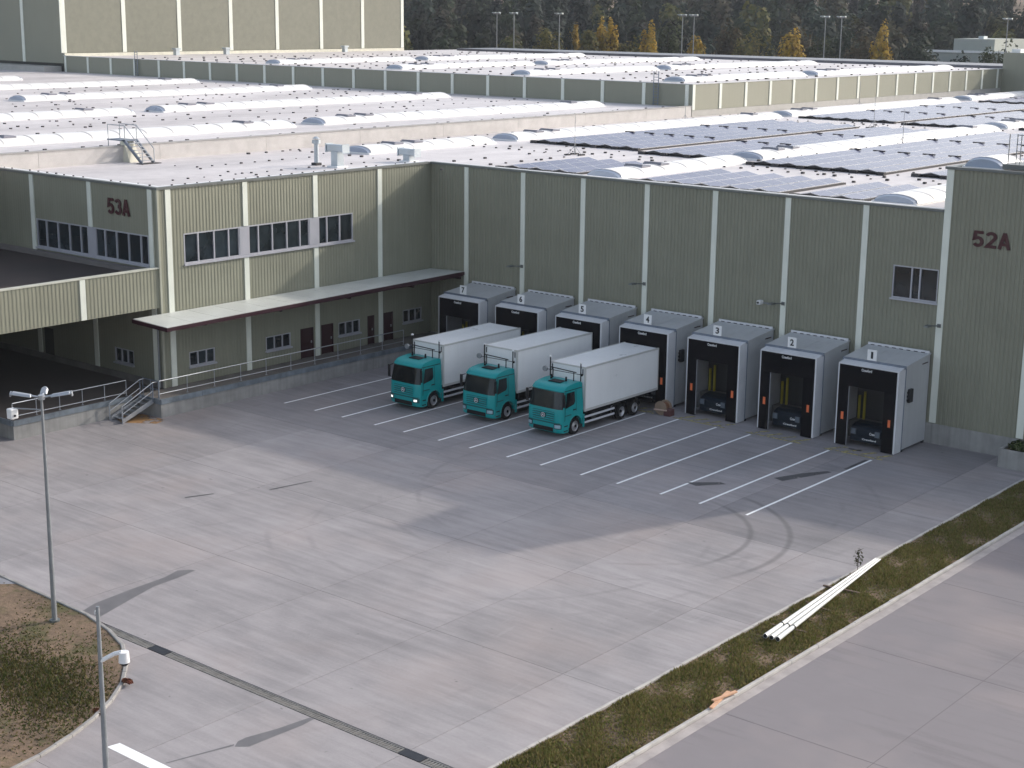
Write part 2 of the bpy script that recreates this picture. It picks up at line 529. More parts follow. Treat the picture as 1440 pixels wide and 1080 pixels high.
XJ = [-40.4, -34.0, -27.6, -21.2, -14.8, -8.6, -2.6, 3.8, 10.2, 16.6, 23.0, 29.4, 35.8, 42.2, 45.0]
YJ = [-0.0, -5.0, -12.8, -21.1, -30.0, -38.6, -46.62]
YJ2 = [-47.08, -55.0, -63.0, -71.0]
yard = MB().quad((-40.4, -71, -.04), (45, -71, -.04), (45, 0, -.04), (-40.4, 0, -.04)).build('yard', M_JOINT, at=(20, -30, 0), fixn=False)
yard['kind'] = 'structure'
SLABS = {}
def slab(x0, x1, y0, y1, tone):
    g = .009
    key = (round(x1 - x0, 2), round(y1 - y0, 2))
    if key not in SLABS:
        w, d = key
        SLABS[key] = MB().box(-w / 2 + g, w / 2 - g, -d / 2 + g, d / 2 - g, -.2, 0).mesh('paving_slab', M_SLAB)
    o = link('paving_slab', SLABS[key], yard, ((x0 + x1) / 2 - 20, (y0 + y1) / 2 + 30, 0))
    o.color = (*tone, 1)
for i in range(len(XJ) - 1):
    for rows in (YJ, YJ2):
        for j in range(len(rows) - 1):
            y1, y0 = rows[j], rows[j + 1]
            x0, x1 = XJ[i], XJ[i + 1]
            if x1 < 3 and y0 > -24: continue
            if rows is YJ2 and x1 < 20: continue
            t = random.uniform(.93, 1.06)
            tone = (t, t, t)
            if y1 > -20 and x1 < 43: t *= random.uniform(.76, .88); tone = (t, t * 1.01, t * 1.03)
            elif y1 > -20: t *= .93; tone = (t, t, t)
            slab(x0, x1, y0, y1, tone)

def sheet(name, pts, mat, z=.004, parent=yard):
    return MB().quad(*[(x, y, z) for x, y in pts]).build(name, mat, parent, fixn=False)
A0, B0, P = 4.676, 7.353, 5.0
for k in range(7):
    for a in (A0, B0):
        x = a + k * P
        yr = -5.3 + random.uniform(-.15, .15)
        sheet('parking_line', [(x - .075, -18.17), (x + .075, -18.17), (x + .075, yr), (x - .075, yr)], M_LINE)
# worn yellow hatching in front of the docks
for n in range(1, 8):
    x0 = 34.2 - 5 * (n - 1)
    for i in range(4):
        xa = x0 + .2 + i * .9
        sheet('yellow_hatch', [(xa, -4.9), (xa + .25, -4.9), (xa + .8, -3.95), (xa + .55, -3.95)], M_YLINE)
    sheet('yellow_hatch', [(x0, -5.12), (x0 + 3.6, -5.12), (x0 + 3.6, -4.95), (x0, -4.95)], M_YLINE)
sheet('painted_stripe', [(34.62, -52.95), (34.72, -52.5), (38.9, -52.5), (38.9, -52.95)], M_LINE)
# damp run-offs, rust and oil
sheet('damp_patch', [(24.09, -46.45), (23.75, -45.6), (23.55, -43.72), (23.45, -41.9), (23.2, -41.0), (23.5, -40.6), (23.74, -40.47), (23.9, -41.42), (23.95, -42.2), (24.0, -42.89), (24.52, -44.55), (25.13, -46.37)], M_WET)
sheet('damp_patch', [(37.73, -50.21), (37.52, -49.9), (37.50, -49.54), (37.79, -48.42), (37.97, -47.1), (38.17, -47.1), (38.22, -47.7), (38.14, -48.86), (38.08, -49.91)], M_WET)
sheet('damp_patch', [(37.58, -50.1), (37.66, -50.2), (37.0, -52.4), (36.95, -52.4)], M_WET)
sheet('rust_stain', [(-.4, -27.0), (1.2, -27.6), (2.9, -26.4), (2.6, -25.5), (.5, -25.55)], M_RUSTS)
sheet('oil_stain', [(35.15, -11.9), (35.75, -12.1), (36.3, -10.6), (36.9, -9.0), (36.6, -8.9), (35.8, -10.2)], M_OIL)
sheet('oil_stain', [(37.05, -8.0), (37.25, -8.0), (37.25, -5.6), (37.05, -5.6)], M_OIL)
sheet('oil_stain', [(32.2, -15.6), (32.9, -15.8), (33.9, -14.5), (33.5, -14.4)], M_OIL)
sheet('oil_stain', [(17.3, -30.6), (17.45, -30.7), (17.9, -28.2), (17.8, -28.2)], M_OIL)
sheet('oil_stain', [(15.2, -34.2), (15.35, -34.3), (15.9, -32.9), (15.75, -32.9)], M_OIL)
sheet('oil_stain', [(35.3, -4.3), (36.1, -4.3), (36.1, -4.05), (35.3, -4.05)], M_OIL)
# drain channel with gratings
drain = MB().box(26.0, 45.0, -47.06, -46.64, -.2, -.03).build('drain_channel', M_CONCD, at=(35, -46.85, 0)); drain['kind'] = 'structure'
M_GRATE = simple('cast_grating', (.20, .195, .185), .7, .1, .3, 3)
gm = MB(); gm.box(-.48, .48, -.19, -.15, -.03, 0); gm.box(-.48, .48, .15, .19, -.03, 0)
for i in range(8): gm.box(-.46 + i * .125, -.40 + i * .125, -.15, .15, -.03, -.004)
gmesh = gm.mesh('grating', M_GRATE)
gmd = MB().box(-.48, .48, -.19, .19, -.03, 0).mesh('sump_cover', M_BLACKT)
for i in range(19):
    link('sump_cover' if i in (3, 16) else 'grating', gmd if i in (3, 16) else gmesh, drain, (26.5 + i - 35, 0, 0))

# grass strip with kerbs, second road
strip = MB()
sx_ = np.linspace(45.14, 47.84, 8); sy_ = np.linspace(-72, -2.6, 90)
strip.grid([[(x, y, .03 + .035 * math.sin(x * 3.1 + y) * math.sin(y * 1.7) + .05 * math.sin((x - 45.14) / 2.7 * math.pi)) for x in sx_] for y in sy_])
so = strip.build('verge', M_SOIL, at=(46.5, -35, 0), smooth=True, fixn=False); so['kind'] = 'structure'
road = MB()
road.grid([[(x, y, -.02) for x in (48.0, 55, 62, 70, 90)] for y in (-95, -80, -65, -50, -38.6, -30, -21, -12, -4, 0)])
ro = road.build('road', M_ROAD, at=(60, -40, 0), fixn=False); ro['kind'] = 'structure'
M_RJ = simple('road_joint', (.15, .132, .14), .9)
for y in (-63, -54.5, -46, -37.5, -29, -20.5, -12): 
    MB().box(48.44, 80, y, y + .02, -.03, -.016).build('joint', M_RJ, ro)
for x in (54.0, 60.0, 66): 
    MB().box(x, x + .02, -90, -2, -.03, -.0165).build('joint', M_RJ, ro)
gut = MB().box(48.02, 48.42, -90, -.5, -.1, -.012).build('gutter_strip', simple('gutter_concrete', (.40, .36, .345), .85, 0, .25, 1.2), ro)
def kerb(name, pts, parent_at, w, z0, z1, seg=1.0, mat=M_KERB):
    """kerb of single stones along a polyline; pts = list of (x,y)"""
    root = empty(name, parent_at, kind='structure')
    meshes = {}
    for (xa, ya), (xb, yb) in zip(pts[:-1], pts[1:]):
        L = math.hypot(xb - xa, yb - ya); n = max(1, round(L / seg)); l = L / n
        key = round(l, 3)
        if key not in meshes:
            b = MB(); b.prism([(-w / 2, z0), (w / 2, z0), (w / 2, z1 - .02), (w / 2 - .025, z1), (-w / 2 + .025, z1), (-w / 2, z1 - .02)],
                              lambda p, t: (t, p[0], p[1]), -l / 2 + .008, l / 2 - .008)
            meshes[key] = b.mesh('kerb_stone', mat)
        a = math.atan2(yb - ya, xb - xa)
        for i in range(n):
            t = (i + .5) / n
            link('kerb_stone', meshes[key], root, (xa + (xb - xa) * t - parent_at[0] + random.uniform(-.006, .006), ya + (yb - ya) * t - parent_at[1], random.uniform(-.006, .006)), (0, 0, a + random.uniform(-.004, .004)))
    return root
kerb('kerb', [(45.07, -72), (45.07, -2.4)], (45.07, -35, 0), .13, -.2, .11)
kerb('kerb', [(47.92, -90), (47.92, -2.4)], (47.92, -35, 0), .15, -.2, .10)

# planted island with curved kerb (bottom left)
IS = [(2, -46.35), (17.6, -46.35), (24.6, -46.6), (26.6, -47.0), (28.2, -47.55), (29.7, -48.5), (30.95, -49.6), (31.9, -50.8), (32.6, -52.0), (33.15, -53.3), (33.6, -54.8), (33.9, -57), (34, -62)]
kerb('kerb', IS, (25, -48, 0), .15, -.2, .10, .9, simple('old_kerb', (.32, .305, .29), .85, 0, .25, 1.6, 0, .3))
ib = MB()
inner = [(x - .06, y - .06) for x, y in IS]
ib.quad(*([(x, y, .05) for x, y in inner] + [(33.9, -70, .05), (2, -70, .05)]))
io = ib.build('planting_bed', M_SOIL, at=(22, -55, 0), fixn=False); io['kind'] = 'structure'
pv_ = MB().quad((4, -46.5, .056), (19.6, -46.5, .056), (17.5, -48.6, .056), (4, -49.6, .056)).build('path', simple('grey_path', (.26, .26, .28), .85, 0, .2, 2), at=(12, -48, 0), fixn=False)
pv_['kind'] = 'structure'

def tufts(name, n, sampler, hmin, hmax, label, cols):
    xs, ys, zs, dens = sampler(n)
    m = len(xs)
    a = rng.uniform(0, 2 * math.pi, m); h = rng.uniform(hmin, hmax, m) * (.5 + dens); w = rng.uniform(.02, .05, m)
    lx = rng.normal(0, .05, m); ly = rng.normal(0, .05, m)
    V = np.empty((m, 3, 3))
    V[:, 0] = np.c_[xs - np.cos(a) * w, ys - np.sin(a) * w, zs]
    V[:, 1] = np.c_[xs + np.cos(a) * w, ys + np.sin(a) * w, zs]
    V[:, 2] = np.c_[xs + lx, ys + ly, zs + h]
    C = np.array(cols)[rng.integers(0, len(cols), m)] * rng.uniform(.6, 1.3, (m, 1))
    me = fill_mesh(name, V.reshape(-1, 3), np.arange(m * 3).reshape(-1, 3), C, M_GRASS)
    o = link(name, me); tag(o, label, 'grass', kind='stuff')
def vnoise(x, y, s, seed=0):
    return .5 + .25 * (np.sin(x * s + seed) * np.cos(y * s * 1.3 + seed * 2) + np.sin(x * s * 2.3 + y * s * 1.7 + seed * 3)) + .25 * np.sin(x * s * .6 - y * s * .9 + seed)
def s_strip(n):
    x = rng.uniform(45.18, 47.8, n); y = rng.uniform(-72, -2.7, n)
    d = vnoise(x, y, 1.6, 1.0); keep = rng.uniform(0, 1, n) < np.clip(d * 1.1 + .25, .3, 1)
    x, y, d = x[keep], y[keep], d[keep]
    return x, y, .03 + .05 * np.sin((x - 45.14) / 2.7 * np.pi), np.clip(d, 0, 1)
tufts('verge_grass', 130000, s_strip, .05, .13, 'patchy olive grass covering the strip between two kerbs', [(.17, .165, .05), (.13, .15, .038), (.21, .17, .065), (.24, .185, .08)])
def s_isl(n):
    x = rng.uniform(14, 33.5, n); y = rng.uniform(-62, -46.6, n)
    ok = np.ones(n, bool)
    for (xa, ya), (xb, yb) in zip(inner[:-1], inner[1:]):
        ok &= ((xb - xa) * (y - ya) - (yb - ya) * (x - xa)) < -.05
    d = vnoise(x, y, .62, 4.2)
    # a green sward around the middle of the bed, bare soil elsewhere
    g = np.exp(-(((x - 28.5) / 4.5) ** 2 + ((y + 51.6) / 2.2) ** 2))
    dd = np.clip(g * 1.1 + .25 * d - .1, 0, 1)
    keep = ok & (rng.uniform(0, 1, n) < dd)
    keep &= ~((y > -49) & (x < 18.6))
    return x[keep], y[keep], np.full(keep.sum(), .05), np.clip(dd[keep], 0, 1)
tufts('bed_grass', 90000, s_isl, .04, .11, 'thin green grass growing on the bare soil bed below the lamp post', [(.06, .075, .020), (.10, .10, .03), (.13, .10, .04)])

# ---------------------------------------------------------------- building pieces
def corr(mb, plane, c, s, u0, u1, z0, z1, pitch=.25, d=.035):
    """trapezoidal ribbed sheet in plane x=c or y=c, facing s"""
    brk = [u0]
    k = math.floor(u0 / pitch) - 1
    while k * pitch < u1 + pitch:
        for fr in (.0, .38, .5, .88):
            u = (k + fr) * pitch
            if u0 < u < u1: brk.append(u)
        k += 1
    brk.append(u1)
    def dep(u):
        t = (u / pitch) % 1.0
        if t < .38: return 0
        if t < .5: return d * (t - .38) / .12
        if t < .88: return d
        return d * (1 - (t - .88) / .12)
    P_ = lambda u, z: (c + s * dep(u + 1e-7), u, z) if plane == 'x' else (u, c + s * dep(u + 1e-7), z)
    mb.grid([[P_(u, z0) for u in brk], [P_(u, z1) for u in brk]])

def cut(u0, u1, z0, z1, holes):
    out = []
    zs = sorted({z0, z1, *[z for h in holes for z in h[2:] if z0 < z < z1]})
    for za, zb in zip(zs[:-1], zs[1:]):
        hs = sorted([(max(u0, h[0]), min(u1, h[1])) for h in holes if h[2] < zb - 1e-6 and h[3] > za + 1e-6 and h[1] > u0 and h[0] < u1])
        u = u0
        for a, b in hs:
            if a > u + 1e-6: out.append((u, a, za, zb))
            u = max(u, b)
        if u < u1 - 1e-6: out.append((u, u1, za, zb))
    return out

def wall(parent, plane, c, s, edges, z0, z1, holes=(), mat=M_CLAD, pitch=.25, d=.035, flat=False):
    for a, b in zip(edges[:-1], edges[1:]):
        mb = MB()
        for (u0, u1, za, zb) in cut(a, b, z0, z1, holes):
            if flat:
                bx_ = (lambda: mb.box(c - .05, c, u0, u1, za, zb) if plane == 'x' else mb.box(u0, u1, c - .05, c, za, zb))
                if plane == 'x': mb.box(min(c, c - s * .06), max(c, c - s * .06), u0 + .004, u1 - .004, za, zb)
                else: mb.box(u0 + .004, u1 - .004, min(c, c - s * .06), max(c, c - s * .06), za, zb)
            else: corr(mb, plane, c, s, u0, u1, za, zb, pitch, d)
        if mb.v: mb.build('wall_panel', mat, parent, fixn=flat)

def slabbox(mb, plane, c, s, u0, u1, z0, z1, t0, t1):
    """box standing on plane c between outward depths t0..t1"""
    a, b = sorted((c + s * t0, c + s * t1))
    if plane == 'x': mb.box(a, b, u0, u1, z0, z1)
    else: mb.box(u0, u1, a, b, z0, z1)
    return mb

def pil(parent, plane, c, s, u, z0, z1, w=.38, mat=M_PIL, t=.07):
    slabbox(MB(), plane, c, s, u - w / 2, u + w / 2, z0, z1, -.02, t).build('pilaster', mat, parent)

def window(parent, plane, c, s, groups, z0, z1, fw_=.07, post=None, sill=True, name='window'):
    """groups: list of pane boundary lists; posts fill the gaps between groups"""
    u0, u1 = groups[0][0], groups[-1][-1]
    fr = MB()
    slabbox(fr, plane, c, s, u0, u1, z1 - fw_, z1, -.12, .015)
    slabbox(fr, plane, c, s, u0, u1, z0, z0 + fw_, -.12, .015)
    for g in groups:
        for i, u in enumerate(g):
            slabbox(fr, plane, c, s, u - fw_ * .6 if i else u, u + fw_ * .6 if i < len(g) - 1 else u, z0 + fw_, z1 - fw_, -.12, .012) if 0 < i < len(g) - 1 else \
                slabbox(fr, plane, c, s, u if i == 0 else u - fw_, u + fw_ if i == 0 else u, z0 + fw_, z1 - fw_, -.12, .012)
    for ga, gb in zip(groups[:-1], groups[1:]):
        slabbox(fr, plane, c, s, ga[-1] + .002, gb[0] - .002, z0 + fw_, z1 - fw_, -.12, .03)
    w = fr.build(name, M_FRAME, parent)
    for g in groups:
        for a, b in zip(g[:-1], g[1:]):
            slabbox(MB(), plane, c, s, a + .03, b - .03, z0 + .03, z1 - .03, -.10, -.075).build('pane', M_GLASS, w)
    if sill:
        slabbox(MB(), plane, c, s, u0 - .06, u1 + .06, z0 - .10, z0 - .005, -.02, .14).build('sill', M_FRAME, w)
    slabbox(MB(), plane, c, s, u0, u1, z0, z1, -.2, -.14).build('recess', M_CORE, w)
    return w

def box_part(name, mat, parent, *b, bevel=0):
    return MB().box(*b).build(name, mat, parent, bevel=bevel)

def dots(parent, pts, zr, sz=(.16, .16, .10)):
    mb = MB()
    for x, y in pts:
        a = random.uniform(.35, .8)
        if random.random() < .25: continue
        mb.box(x - sz[0] * a / 2, x + sz[0] * a / 2, y - sz[1] * a / 2, y + sz[1] * a / 2, zr - .01, zr + sz[2] * a)
    mb.build('conductor_supports', M_DARKB, parent, fixn=False, kind='stuff')

def skylight(x, y0, y1, zr, label, w=2.7, h=.46, parentgroup='barrel skylight strips on the flat roofs', seg=2.45):
    root = empty('skylight', (x, y0, zr), label, 'skylight', parentgroup)
    L = y1 - y0
    k = MB(); k.box(x - w / 2 - .08, x + w / 2 + .08, y0, y1, zr - .02, zr + .13); k.build('upstand', M_WHITE, root)
    n = max(1, round((L - .6) / seg)); l = (L - .6) / n
    arc = [(-math.cos(math.pi * i / 10) * w / 2, math.sin(math.pi * i / 10) * h) for i in range(11)]
    me = MB()
    me.grid([[(ax, -l / 2 + .03, az) for ax, az in arc], [(ax, l / 2 - .03, az) for ax, az in arc]])
    mesh = me.mesh('glazing_panel', M_SKY, smooth=True)
    a2 = [(ax * 1.012, az + .018) for ax, az in arc]
    bmesh_ = MB().grid([[(ax, -.045, az) for ax, az in a2], [(ax, .045, az) for ax, az in a2]]).mesh('glazing_bar', M_GBAR, fixn=False)
    for i in range(n + 1): link('glazing_bar', bmesh_, root, (0, .3 + i * l, .12))
    for i in range(n):
        link('glazing_panel', mesh, root, (0, .3 + (i + .5) * l, .12))
    # faceted end caps
    for ye, s in ((y0, -1), (y1, 1)):
        e = MB()
        e.grid([[(x + ax, ye - s * .28, zr + .12 + az) for ax, az in arc], [(x + ax * .93, ye + s * .02, zr + .12 + az * .80) for ax, az in arc]])
        e.quad(*[(x + ax * .93, ye + s * .02, zr + .12 + az * .80) for ax, az in arc])
        e.build('end_cap', M_DOME, root, fixn=False)
    # opened smoke vents: raised flaps on the crown
    if L > 12:
        for yy in (y0 + 3.4, y0 + 5.6) + ((y1 - 5.0,) if L > 30 else ()):
            v = MB()
            v.box(x - .75, x + .75, yy, yy + 1.0, zr + .12 + h - .06, zr + .12 + h + .05)
            v.box(x - .70, x + .70, yy + .08, yy + .16, zr + .12 + h + .05, zr + .12 + h + .13)
            v.build('smoke_vent', simple_cache('vent_flap', (.22, .22, .26)), root)
    return root
M_GBAR = simple('glazing_bar_grey', (.50, .49, .49), .5)
_sc = {}
def simple_cache(n, c, r=.5):
    if n not in _sc: _sc[n] = simple(n, c, r)
    return _sc[n]

ZR, H, HT = 12.78, 13.10, 15.44
# ================================================================ hall 52A (dock hall)
X0, X7, X8 = 3.37, 38.22, 43.27
hall = empty('dock_hall', (20, 30, 0), 'long olive ribbed hall with loading docks and the number 52A on its higher end bay', 'building')
edges = [0.0] + [X0 + 5 * k for k in range(7)]
DWH = [(35.22, 37.95, 7.95, 9.80)]
wall(hall, 'y', 0, -1, edges + [X7], 1.15, H - .12, DWH)
wall(hall, 'y', 0, -1, [X7, X8, 43.9], 1.15, HT - .12)
wall(hall, 'x', 43.9, 1, [0.0, 8.0], 1.15, HT - .12)
wall(hall, 'x', X7, -1, [0.0, 8.0], H - .3, HT - .12)
box_part('core', M_CORE, hall, .05, 43.8, .25, 8, 0, ZR - .2)
box_part('core', M_CORE, hall, X7 + .05, 43.8, .25, 7.95, ZR - .25, HT - .3)
for a, b in zip((0, 8, 16, 24, 32, X7), (8, 16, 24, 32, X7, 43.95)):
    box_part('plinth', M_CONCW, hall, a + .006, b - .006, -.06, .3, -.3, 1.15)
for k in range(7): pil(hall, 'y', 0, -1, X0 + 5 * k, 1.2, H - .13, .36)
pil(hall, 'y', 0, -1, X7, 1.2, HT - .13, .40); pil(hall, 'y', 0, -1, X8, 1.2, HT - .13, .40)
box_part('coping', M_COPE, hall, -.05, X7 - .21, -.12, .28, H - .12, H + .02)
box_part('coping', M_COPE, hall, X7 - .3, 44.0, -.125, .275, HT - .12, HT + .02)
box_part('coping', M_COPE, hall, X7 - .3, X7 + .1, .285, 8.0, HT - .12, HT + .018)
box_part('inner_upstand', M_WHITE, hall, -.03, X7 - .22, .29, .75, ZR - .05, H - .01)
# roof slabs
rf = MB(); rf.box(-16.98, X7, .3, 136, ZR - .4, ZR); rf.box(X7, 90, 8.02, 136, ZR - .4, ZR + .001); rf.build('roof', M_ROOF, hall)
tr_ = MB(); tr_.box(X7 + .1, 43.8, .28, 7.98, HT - .3, HT - .1); tr_.build('roof', M_ROOF, hall)
window(hall, 'y', 0, -1, [[35.22, 36.36, 36.86, 37.95]], 7.95, 9.80)
o = link('building_number', block_text('52A', M_REDT, 2.2, .88), hall, Vector((39.72, -.045, 11.29)) - hall.location)
o['label'] = 'dark red building number 52A'
# arms / lamps on pilasters
for i, x in enumerate((X0 + 5, X0 + 15, X0 + 25, X7)):
    t = empty('wall_lamp', (x, -.07, 6.72), ['small dark wall lamp on the pilaster nearest the inner corner', 'small dark wall lamp on the pilaster above the middle lorry dock', 'small dark wall lamp on the pilaster above dock 2, beside a camera', 'small dark wall lamp on the pilaster right of dock 1'][i], 'wall lamp', 'lamps on the dock wall')
    MB().box(x - .10, x + .10, -.13, -.07, 6.62, 6.82).build('bracket', M_COPE, t)
    MB().tube((x, -.12, 6.72), (x - .25, -.85, 6.80), .035).build('arm', M_COPE, t)
    MB().hexa([(x - .40, -1.25, 6.76), (x - .12, -1.25, 6.76), (x - .10, -.8, 6.74), (x - .38, -.8, 6.74), (x - .38, -1.23, 6.83), (x - .14, -1.23, 6.83), (x - .12, -.82, 6.86), (x - .36, -.82, 6.86)]).build('lamp_head', M_COPE, t)
t = empty('camera_unit', (27.1, -.3, 6.7), 'white surveillance camera on an arm above dock 2', 'camera')
MB().tube((28.0, -.08, 6.66), (27.15, -.45, 6.66), .03).build('arm', M_GALVD, t)
MB().box(26.95, 27.2, -.75, -.35, 6.58, 6.82).build('housing', M_WHITE, t, bevel=.03)
MB().tube((27.07, -.8, 6.7), (27.07, -.74, 6.7), .07).build('lens', M_BLACKT, t)
dots(hall, [(x + random.uniform(-.1, .1), y + random.uniform(-.1, .1)) for y in (1.4,) for x in np.arange(-16, 38, 1.3)] +
     [(x, y + random.uniform(-.1, .1)) for x in (-15.6, -1.2, 2.2) for y in np.arange(-3, 120, 1.7)] +
     [(x + random.uniform(-.15, .15), y) for y in (14.6, 16.4, 59.5, 61.7) for x in np.arange(-9, 34, 1.25)] +
     [(x, y + random.uniform(-.2, .2)) for x in (14.0, 26.2, 34.5) for y in np.arange(12, 120, 2.1)] +
     [(random.uniform(-15, 34), random.uniform(2, 130)) for _ in range(120)], ZR, (.26, .26, .16))
# shielding low wing to the right of the tower
wing = empty('low_wing', (55, 10, 0), 'low olive ribbed wing right of the tower bay with the number 52A', 'building')
wall(wing, 'y', .35, -1, [44.0, 49, 54, 59, 64, 70], 1.15, 7.5)
wall(wing, 'x', 70, 1, [.35, 5, 8], 1.15, 7.5)
box_part('plinth', M_CONCW, wing, 44.0, 69.9, .3, .6, -.3, 1.15)
box_part('roof', M_ROOF, wing, 43.95, 69.9, .4, 8.0, 7.2, 7.55)
box_part('coping', M_COPE, wing, 44.0, 70.05, .22, .39, 7.5, 7.62)
wall(wing, 'y', 8.0, -1, [44.0, 52, 60, 70, 90], 7.56, ZR - .02)

# ================================================================ office block 53A
off = empty('office_block', (-8, -12, 0), 'olive ribbed office block with ribbon windows and the number 53A', 'building')
LY = -23.47
py = [-(5.088 + 5.884 * j) for j in range(4)]
ribE = [[-21.65, -20.56, -19.34, -18.20, -17.34], [-16.62, -15.81, -14.66, -13.44, -12.32, -11.50], [-10.72, -9.95, -8.80, -7.60]]
low = [(-21.55, -19.57), (-15.42, -13.32), (-9.05, -7.06), (-2.87, -.97)]
doors = [(-12.46, -11.32), (-10.63, -9.53), (-6.35, -5.69), (-4.80, -3.86)]
holesE = [(-21.65, -7.60, 8.42, 10.25)] + [(a, b, 2.12, 3.02) for a, b in low] + [(a, b, 1.12, 3.10) for a, b in doors]
wall(off, 'x', 0, 1, [LY] + py[::-1] + [0.0], 1.12, H - .12, holesE, d=.015)
px = [-.65, -6.57, -12.65, -18.7, -24.8, -30.9]
ribS = [[-12.37, -11.32, -10.09, -8.86, -7.69, -6.91], [-6.18, -5.23, -4.08, -2.89, -1.71, -.96]]
holesS = [(-12.37, -.96, 8.42, 10.22), (-4.75, -2.87, 2.08, 2.98), (-12.2, -11.2, 1.12, 3.2)]
wall(off, 'y', LY, -1, px[::-1] + [0.0], 1.12, H - .12, holesS, d=.008)
box_part('core', M_CORE, off, -30.8, -.22, LY + .22, .24, 0, ZR - .2)
for j, y in enumerate(py):
    if j in (1, 2):
        pil(off, 'x', 0, 1, y, 1.12, 8.30); pil(off, 'x', 0, 1, y, 10.26, H - .13)
    else: pil(off, 'x', 0, 1, y, 1.12, H - .13)
for i, x in enumerate(px):
    if i == 1:
        pil(off, 'y', LY, -1, x, 1.5, 5.9, .4); pil(off, 'y', LY, -1, x, 10.23, H - .13, .4)
    else: pil(off, 'y', LY, -1, x, 1.5, H - .13, .40)
MB().box(-.06, .085, LY - .085, LY + .06, 1.12, H - .12).build('corner_trim', simple_cache('trim_olive', (.36, .36, .29)), off)
box_part('coping', M_COPE, off, -.25, .10, LY - .10, -.12, H - .12, H + .022)
box_part('coping', M_COPE, off, -31, -.26, LY - .10, LY + .25, H - .12, H + .022)
box_part('inner_upstand', M_WHITE, off, -.8, -.26, LY + .26, 0, ZR - .05, H - .01)
box_part('inner_upstand', M_WHITE, off, -17, -.81, LY + .26, LY + .8, ZR - .05, H - .012)
MB().box(-17, -.2, LY + .2, .32, ZR - .4, ZR + .002).build('roof', M_ROOF, off)
window(off, 'x', 0, 1, ribE, 8.42, 10.25, .08)
window(off, 'y', LY, -1, ribS, 8.42, 10.22, .08)
for a, b in low:
    window(off, 'x', 0, 1, [[a, a + (b - a) * .34, a + (b - a) * .67, b]], 2.12, 3.02, .06)
window(off, 'y', LY, -1, [[-4.75, -4.1, -3.5, -2.87]], 2.08, 2.98, .06)
for a, b in doors + [None]:
    pl, c_, s_, a, b = 'x', 0, 1, a, b
    d = slabbox(MB(), pl, c_, s_, a + .04, b - .04, 1.14, 3.06, -.10, -.05).build('door', M_REDM, off)
    f_ = MB()
    for u0, u1, z0, z1 in ((a, a + .06, 1.13, 3.1), (b - .06, b, 1.13, 3.1), (a + .06, b - .06, 3.03, 3.1)):
        slabbox(f_, pl, c_, s_, u0, u1, z0, z1, -.12, .02)
    f_.build('door_frame', M_REDM, d)
    slabbox(MB(), pl, c_, s_, b - .2, b - .12, 2.05, 2.2, -.05, 0).build('handle', M_GALV, d)
    slabbox(MB(), pl, c_, s_, a, b, 1.13, 3.1, -.2, -.14).build('recess', M_CORE, d)
    if b == doors[-1][1]: break
slabbox(MB(), 'y', LY, -1, -12.2, -11.2, 1.13, 3.2, -.12, -.06).build('door', M_CORE, off)
o = link('building_number', block_text('53A', M_REDT, 2.25, .97), off, Vector((-4.78, LY - .045, 11.2)) - off.location)
o['label'] = 'dark red building number 53A'
# downpipe beside the corner
MB().tube((-.28, LY - .12, 1.1), (-.28, LY - .12, 5.2), .06).build('downpipe', M_GALVD, off, smooth=True)
dots(off, [(x, LY + .55 + random.uniform(-.04, .04)) for x in np.arange(-16.5, -.6, .95)] + [(-.55 + random.uniform(-.03, .03), y) for y in np.arange(LY + .6, 0, .95)], H, (.14, .14, .09))
dots(off, [(-5 + random.uniform(-.1, .1), y) for y in np.arange(-21, 0, 1.3)] + [(-10.5 + random.uniform(-.1, .1), y) for y in np.arange(-12, 1, 1.3)] + [(x, -12.5 + random.uniform(-.1, .1)) for x in np.arange(-15, -2, 1.4)], ZR, (.2, .2, .13))

# long canopy over the platform
can = empty('platform_canopy', (1.6, -12, 5.5), 'long pale metal canopy with maroon edge along the office block', 'canopy')
zb, zl, zrr = 5.66, 5.56, 5.80
npan = 13
for i in range(npan):
    ya, yb_ = -25.6 + 25.5 * i / npan, -25.6 + 25.5 * (i + 1) / npan
    za, zc = zl + (zrr - zl) * i / npan, zl + (zrr - zl) * (i + 1) / npan
    MB().hexa([(.06, ya + .015, zb - .06), (3.2, ya + .015, za - .06), (3.2, yb_ - .015, zc - .06), (.06, yb_ - .015, zb - .06),
               (.06, ya + .015, zb), (3.2, ya + .015, za), (3.2, yb_ - .015, zc), (.06, yb_ - .015, zb)]).build('roof_sheet', M_CANOPY, can)
MB().hexa([(3.205, -25.65, zl - .24), (3.27, -25.65, zl - .24), (3.27, -.1, zrr - .24), (3.205, -.1, zrr - .24),
           (3.205, -25.65, zl - .02), (3.27, -25.65, zl - .02), (3.27, -.1, zrr - .02), (3.205, -.1, zrr - .02)]).build('front_fascia', M_MAROON, can)
MB().hexa([(.06, -25.68, zb - .24), (3.2, -25.68, zl - .24), (3.2, -25.61, zl - .24), (.06, -25.61, zb - .24),
           (.06, -25.68, zb - .02), (3.2, -25.68, zl - .02), (3.2, -25.61, zl - .02), (.06, -25.61, zb - .02)]).build('end_fascia', M_MAROON, can)
for y in py + [-25.3, -.4]:
    MB().box(.1, 3.15, y - .06, y + .06, 5.28, 5.46).build('bracket_beam', M_MAROON, can)
MB().tube((3.15, -25.6, 5.35), (3.15, -.2, 5.5), .05).build('gutter', M_MAROON, can)

